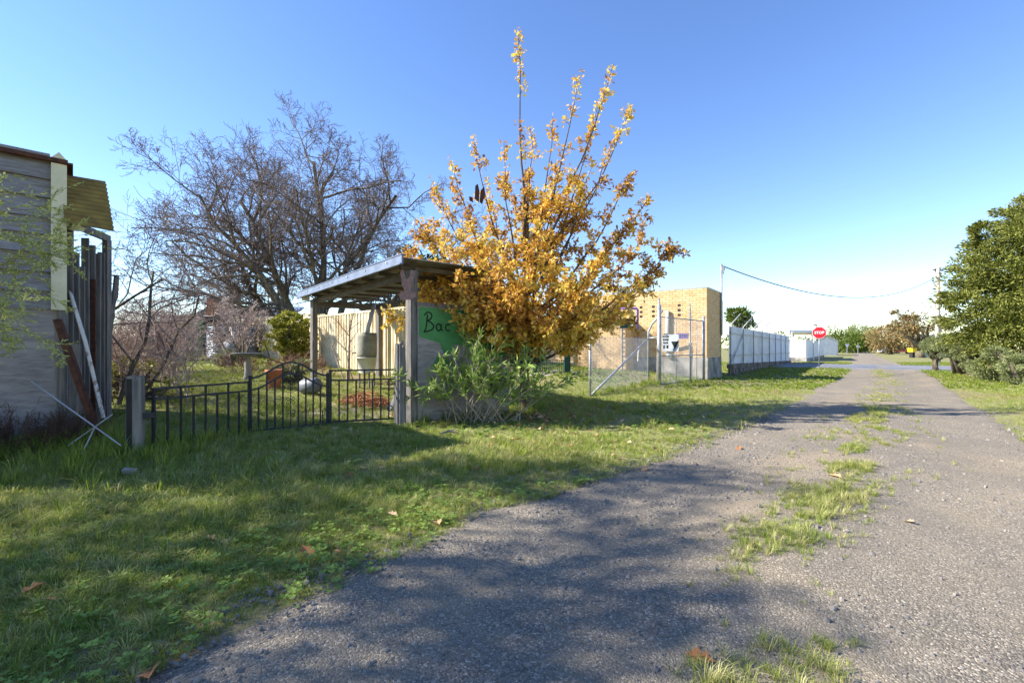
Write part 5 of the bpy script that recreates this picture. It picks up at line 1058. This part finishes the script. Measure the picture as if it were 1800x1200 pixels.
# centre strip of the lane and its edges
u = np.r_[rng.uniform(1.2, 34, 9000), rng.uniform(1.2, 12, 7000)]; hw = np.interp(u, [1.2, 3, 5, 7, 12, 20, 34], [.34, .2, .3, .5, .42, .4, .35]); v = edge_mid(u)+rng.normal(0, .6, len(u))*hw
k = rng.uniform(0, 1, len(u)) < np.clip((vnoise(u, v*2, 1.6, 41)*.6+vnoise(u, v*2, 5.0, 42)*.4-.42)*3.2, 0, 1)*np.interp(u, [1, 4, 6, 12, 20, 34], [.75, .55, .9, .75, .35, .35]); u = u[k]; v = v[k]
xy = np.array([LN(a, b)[:2] for a, b in zip(u, v)]); h_ = rng.uniform(0, 1, len(u)) < .35
o = place('lane_grass', xy[h_, 0], xy[h_, 1], rng.uniform(.35, .8, h_.sum()), GD, 'dry tufts growing along the middle of the lane', 'grass')
o2 = place('lane_weeds', xy[~h_, 0], xy[~h_, 1], rng.uniform(.25, .6, (~h_).sum()), G, 'green weeds growing along the middle of the lane', 'grass')
for q in (o, o2): q.location.z += .018
x, y = band(2600, 1.2, 12, lambda x, y: np.exp(-((RN[0]*x+RN[1]*y-edge_l(RD[0]*x+RD[1]*y)+.15)/.22)**2)); place('verge_tufts', x, y, rng.uniform(.6, 1.3, len(x)), GD, 'straggling dry tufts along the gravel edge', 'grass')
x, y = band(9000, 9, 34, lambda x, y: (RN[0]*x+RN[1]*y > 1.5)*.7); place('right_verge_grass', x, y, rng.uniform(.5, .9, len(x)), GD, 'dry straw grass of the right verge', 'grass')
# stones
def rock(seed, name):
    r_ = np.random.default_rng(seed); import bmesh; bm = bmesh.new(); bmesh.ops.create_icosphere(bm, subdivisions=1, radius=1); v = np.array([q.co for q in bm.verts]); f = [[a.index for a in p.verts] for p in bm.faces]; bm.verts.index_update(); f = [[a.index for a in p.verts] for p in bm.faces]; bm.free()
    v = v*r_.uniform(.7, 1.15, (len(v), 1))*np.array((1, .8, .6)); mb = MB(); mb.add(v, f, r_.uniform(0, 1)); return proto(mb, name, M_STONEG)
RK = [rock(k, 'stone_%s' % 'abcde'[k]) for k in range(5)]
n = 130000; x, y = pts_in(n, .9, 9); u = RD[0]*x+RD[1]*y; v = RN[0]*x+RN[1]*y; k = inlane(x, y, -.15) & (rng.uniform(0, 1, n) < np.clip(.25+1.2*(vnoise(x, y, 1.1, 51)-.35)+.7*np.exp(-((v+1.5)/.7)**2), .1, 1)); x, y = x[k], y[k]; n = len(x)
o = scatter('loose_stones', np.c_[x, y, H(x, y)+.0165], rng.uniform(0, 6.28, (n, 3)), np.clip(.0046*np.exp(rng.normal(.15, .6, n)), .002, .026), RK); o['label'] = 'loose grey gravel stones strewn over the lane'; o['category'] = 'gravel'
u = rng.uniform(.4, 6.5, 2600); v = rng.normal(-1.6, .55, 2600); xy = np.array([LN(a, b)[:2] for a, b in zip(u, v)]); k = rng.uniform(0, 1, 2600) < np.clip(vnoise(u, v, 1.4, 61)*1.5-.25, .05, 1); xy = xy[k]; n = len(xy)
o = scatter('coarse_stones', np.c_[xy, H(xy[:, 0], xy[:, 1])+.018], rng.uniform(0, 6.28, (n, 3)), np.clip(.009*np.exp(rng.normal(.1, .4, n)), .005, .026), RK); o['label'] = 'coarser grey stones lying in the left wheel track'; o['category'] = 'gravel'
# fallen oak leaves
LM = []
for k in range(4):
    mb = MB(); v = OAK_V.copy(); v[:, 2] += .25*rng.uniform(.3, 1)*(np.abs(v[:, 1])*1.2+(v[:, 0]-.5)**2*.6); mb.add((v-np.array((.5, 0, 0)))*.12, OAK_F, [.3, .55, .75, .15][k])
    LM.append(mb.build('fallen_leaf', mat('fallen_leaf', lin(1, 1, 1), None, rough=.7, rnd=[lin(140, 84, 44), lin(182, 130, 88), lin(206, 170, 130), lin(214, 186, 150)], trans=.2), loc=(0, 0, 0)))
    COL.objects.unlink(LM[-1])
cnt = 0; spots = [(265, 1186), (365, 955), (395, 960), (55, 1045), (85, 1065), (560, 868), (690, 918), (540, 985), (590, 985), (770, 928), (430, 912), (620, 845), (860, 785), (900, 775), (1320, 968), (1232, 1163), (840, 830), (760, 845)]
for px, py in spots: spots_ = None
XY = [(W(px, py, CAMH*FPX/(py-HOR))[:2]) for px, py in spots]
while len(XY) < 250:
    a = rng.uniform(0, 6.28); r_ = abs(rng.normal(0, 2.2)); q = ob[:2]+np.array((r_*math.cos(a)+.3, r_*math.sin(a)-.9))
    if q[1] > 3 and not (inlane(q[:1], q[1:])[0] and rng.uniform() < .8): XY.append(q)
for k, q in enumerate(XY):
    o = bpy.data.objects.new('fallen_leaf', LM[k % 4].data); COL.objects.link(o); s = rng.uniform(.75, 1.2) if k else 1.25
    o.location = (q[0], q[1], GZ(*q)+(.03 if inlane(q[:1], q[1:], -.1)[0] else .05)); o.rotation_euler = (rng.normal(0, .25), rng.normal(0, .25), rng.uniform(0, 6.28)); o.scale = (s, s, s)
    near = np.linalg.norm(q-ob[:2]) < 3.2
    tag(o, 'brown curled oak leaf lying in the grass under the oak' if near else 'tan curled oak leaf lying on the near verge or gravel', 'leaf', 'fallen leaves under the oak' if near else 'fallen leaves scattered along the verge')
# small branch lying in the grass
p = W(790, 768, 6.6); mb = MB(); mb.tube([(p[0]-.12, p[1], .06), (p[0], p[1]+.02, .09), (p[0]+.13, p[1]-.01, .07)], [.012, .016, .01], 7); mb.tube([(p[0]+.02, p[1]+.02, .09), (p[0]+.08, p[1]+.07, .13)], [.01, .006], 6); tag(mb.build('fallen_branch', M_TWIG), 'short grey broken branch lying in the grass by the oleander', 'branch')
p = W(228, 825, 4.6); mb = MB(); mb.box((p[0], p[1], GZ(p[0], p[1])+.05), (.1, .06, .05), .4, jit=.008); tag(mb.build('pale_stone', M_CONC), 'pale broken stone lying in the long grass below the iron fence', 'stone')
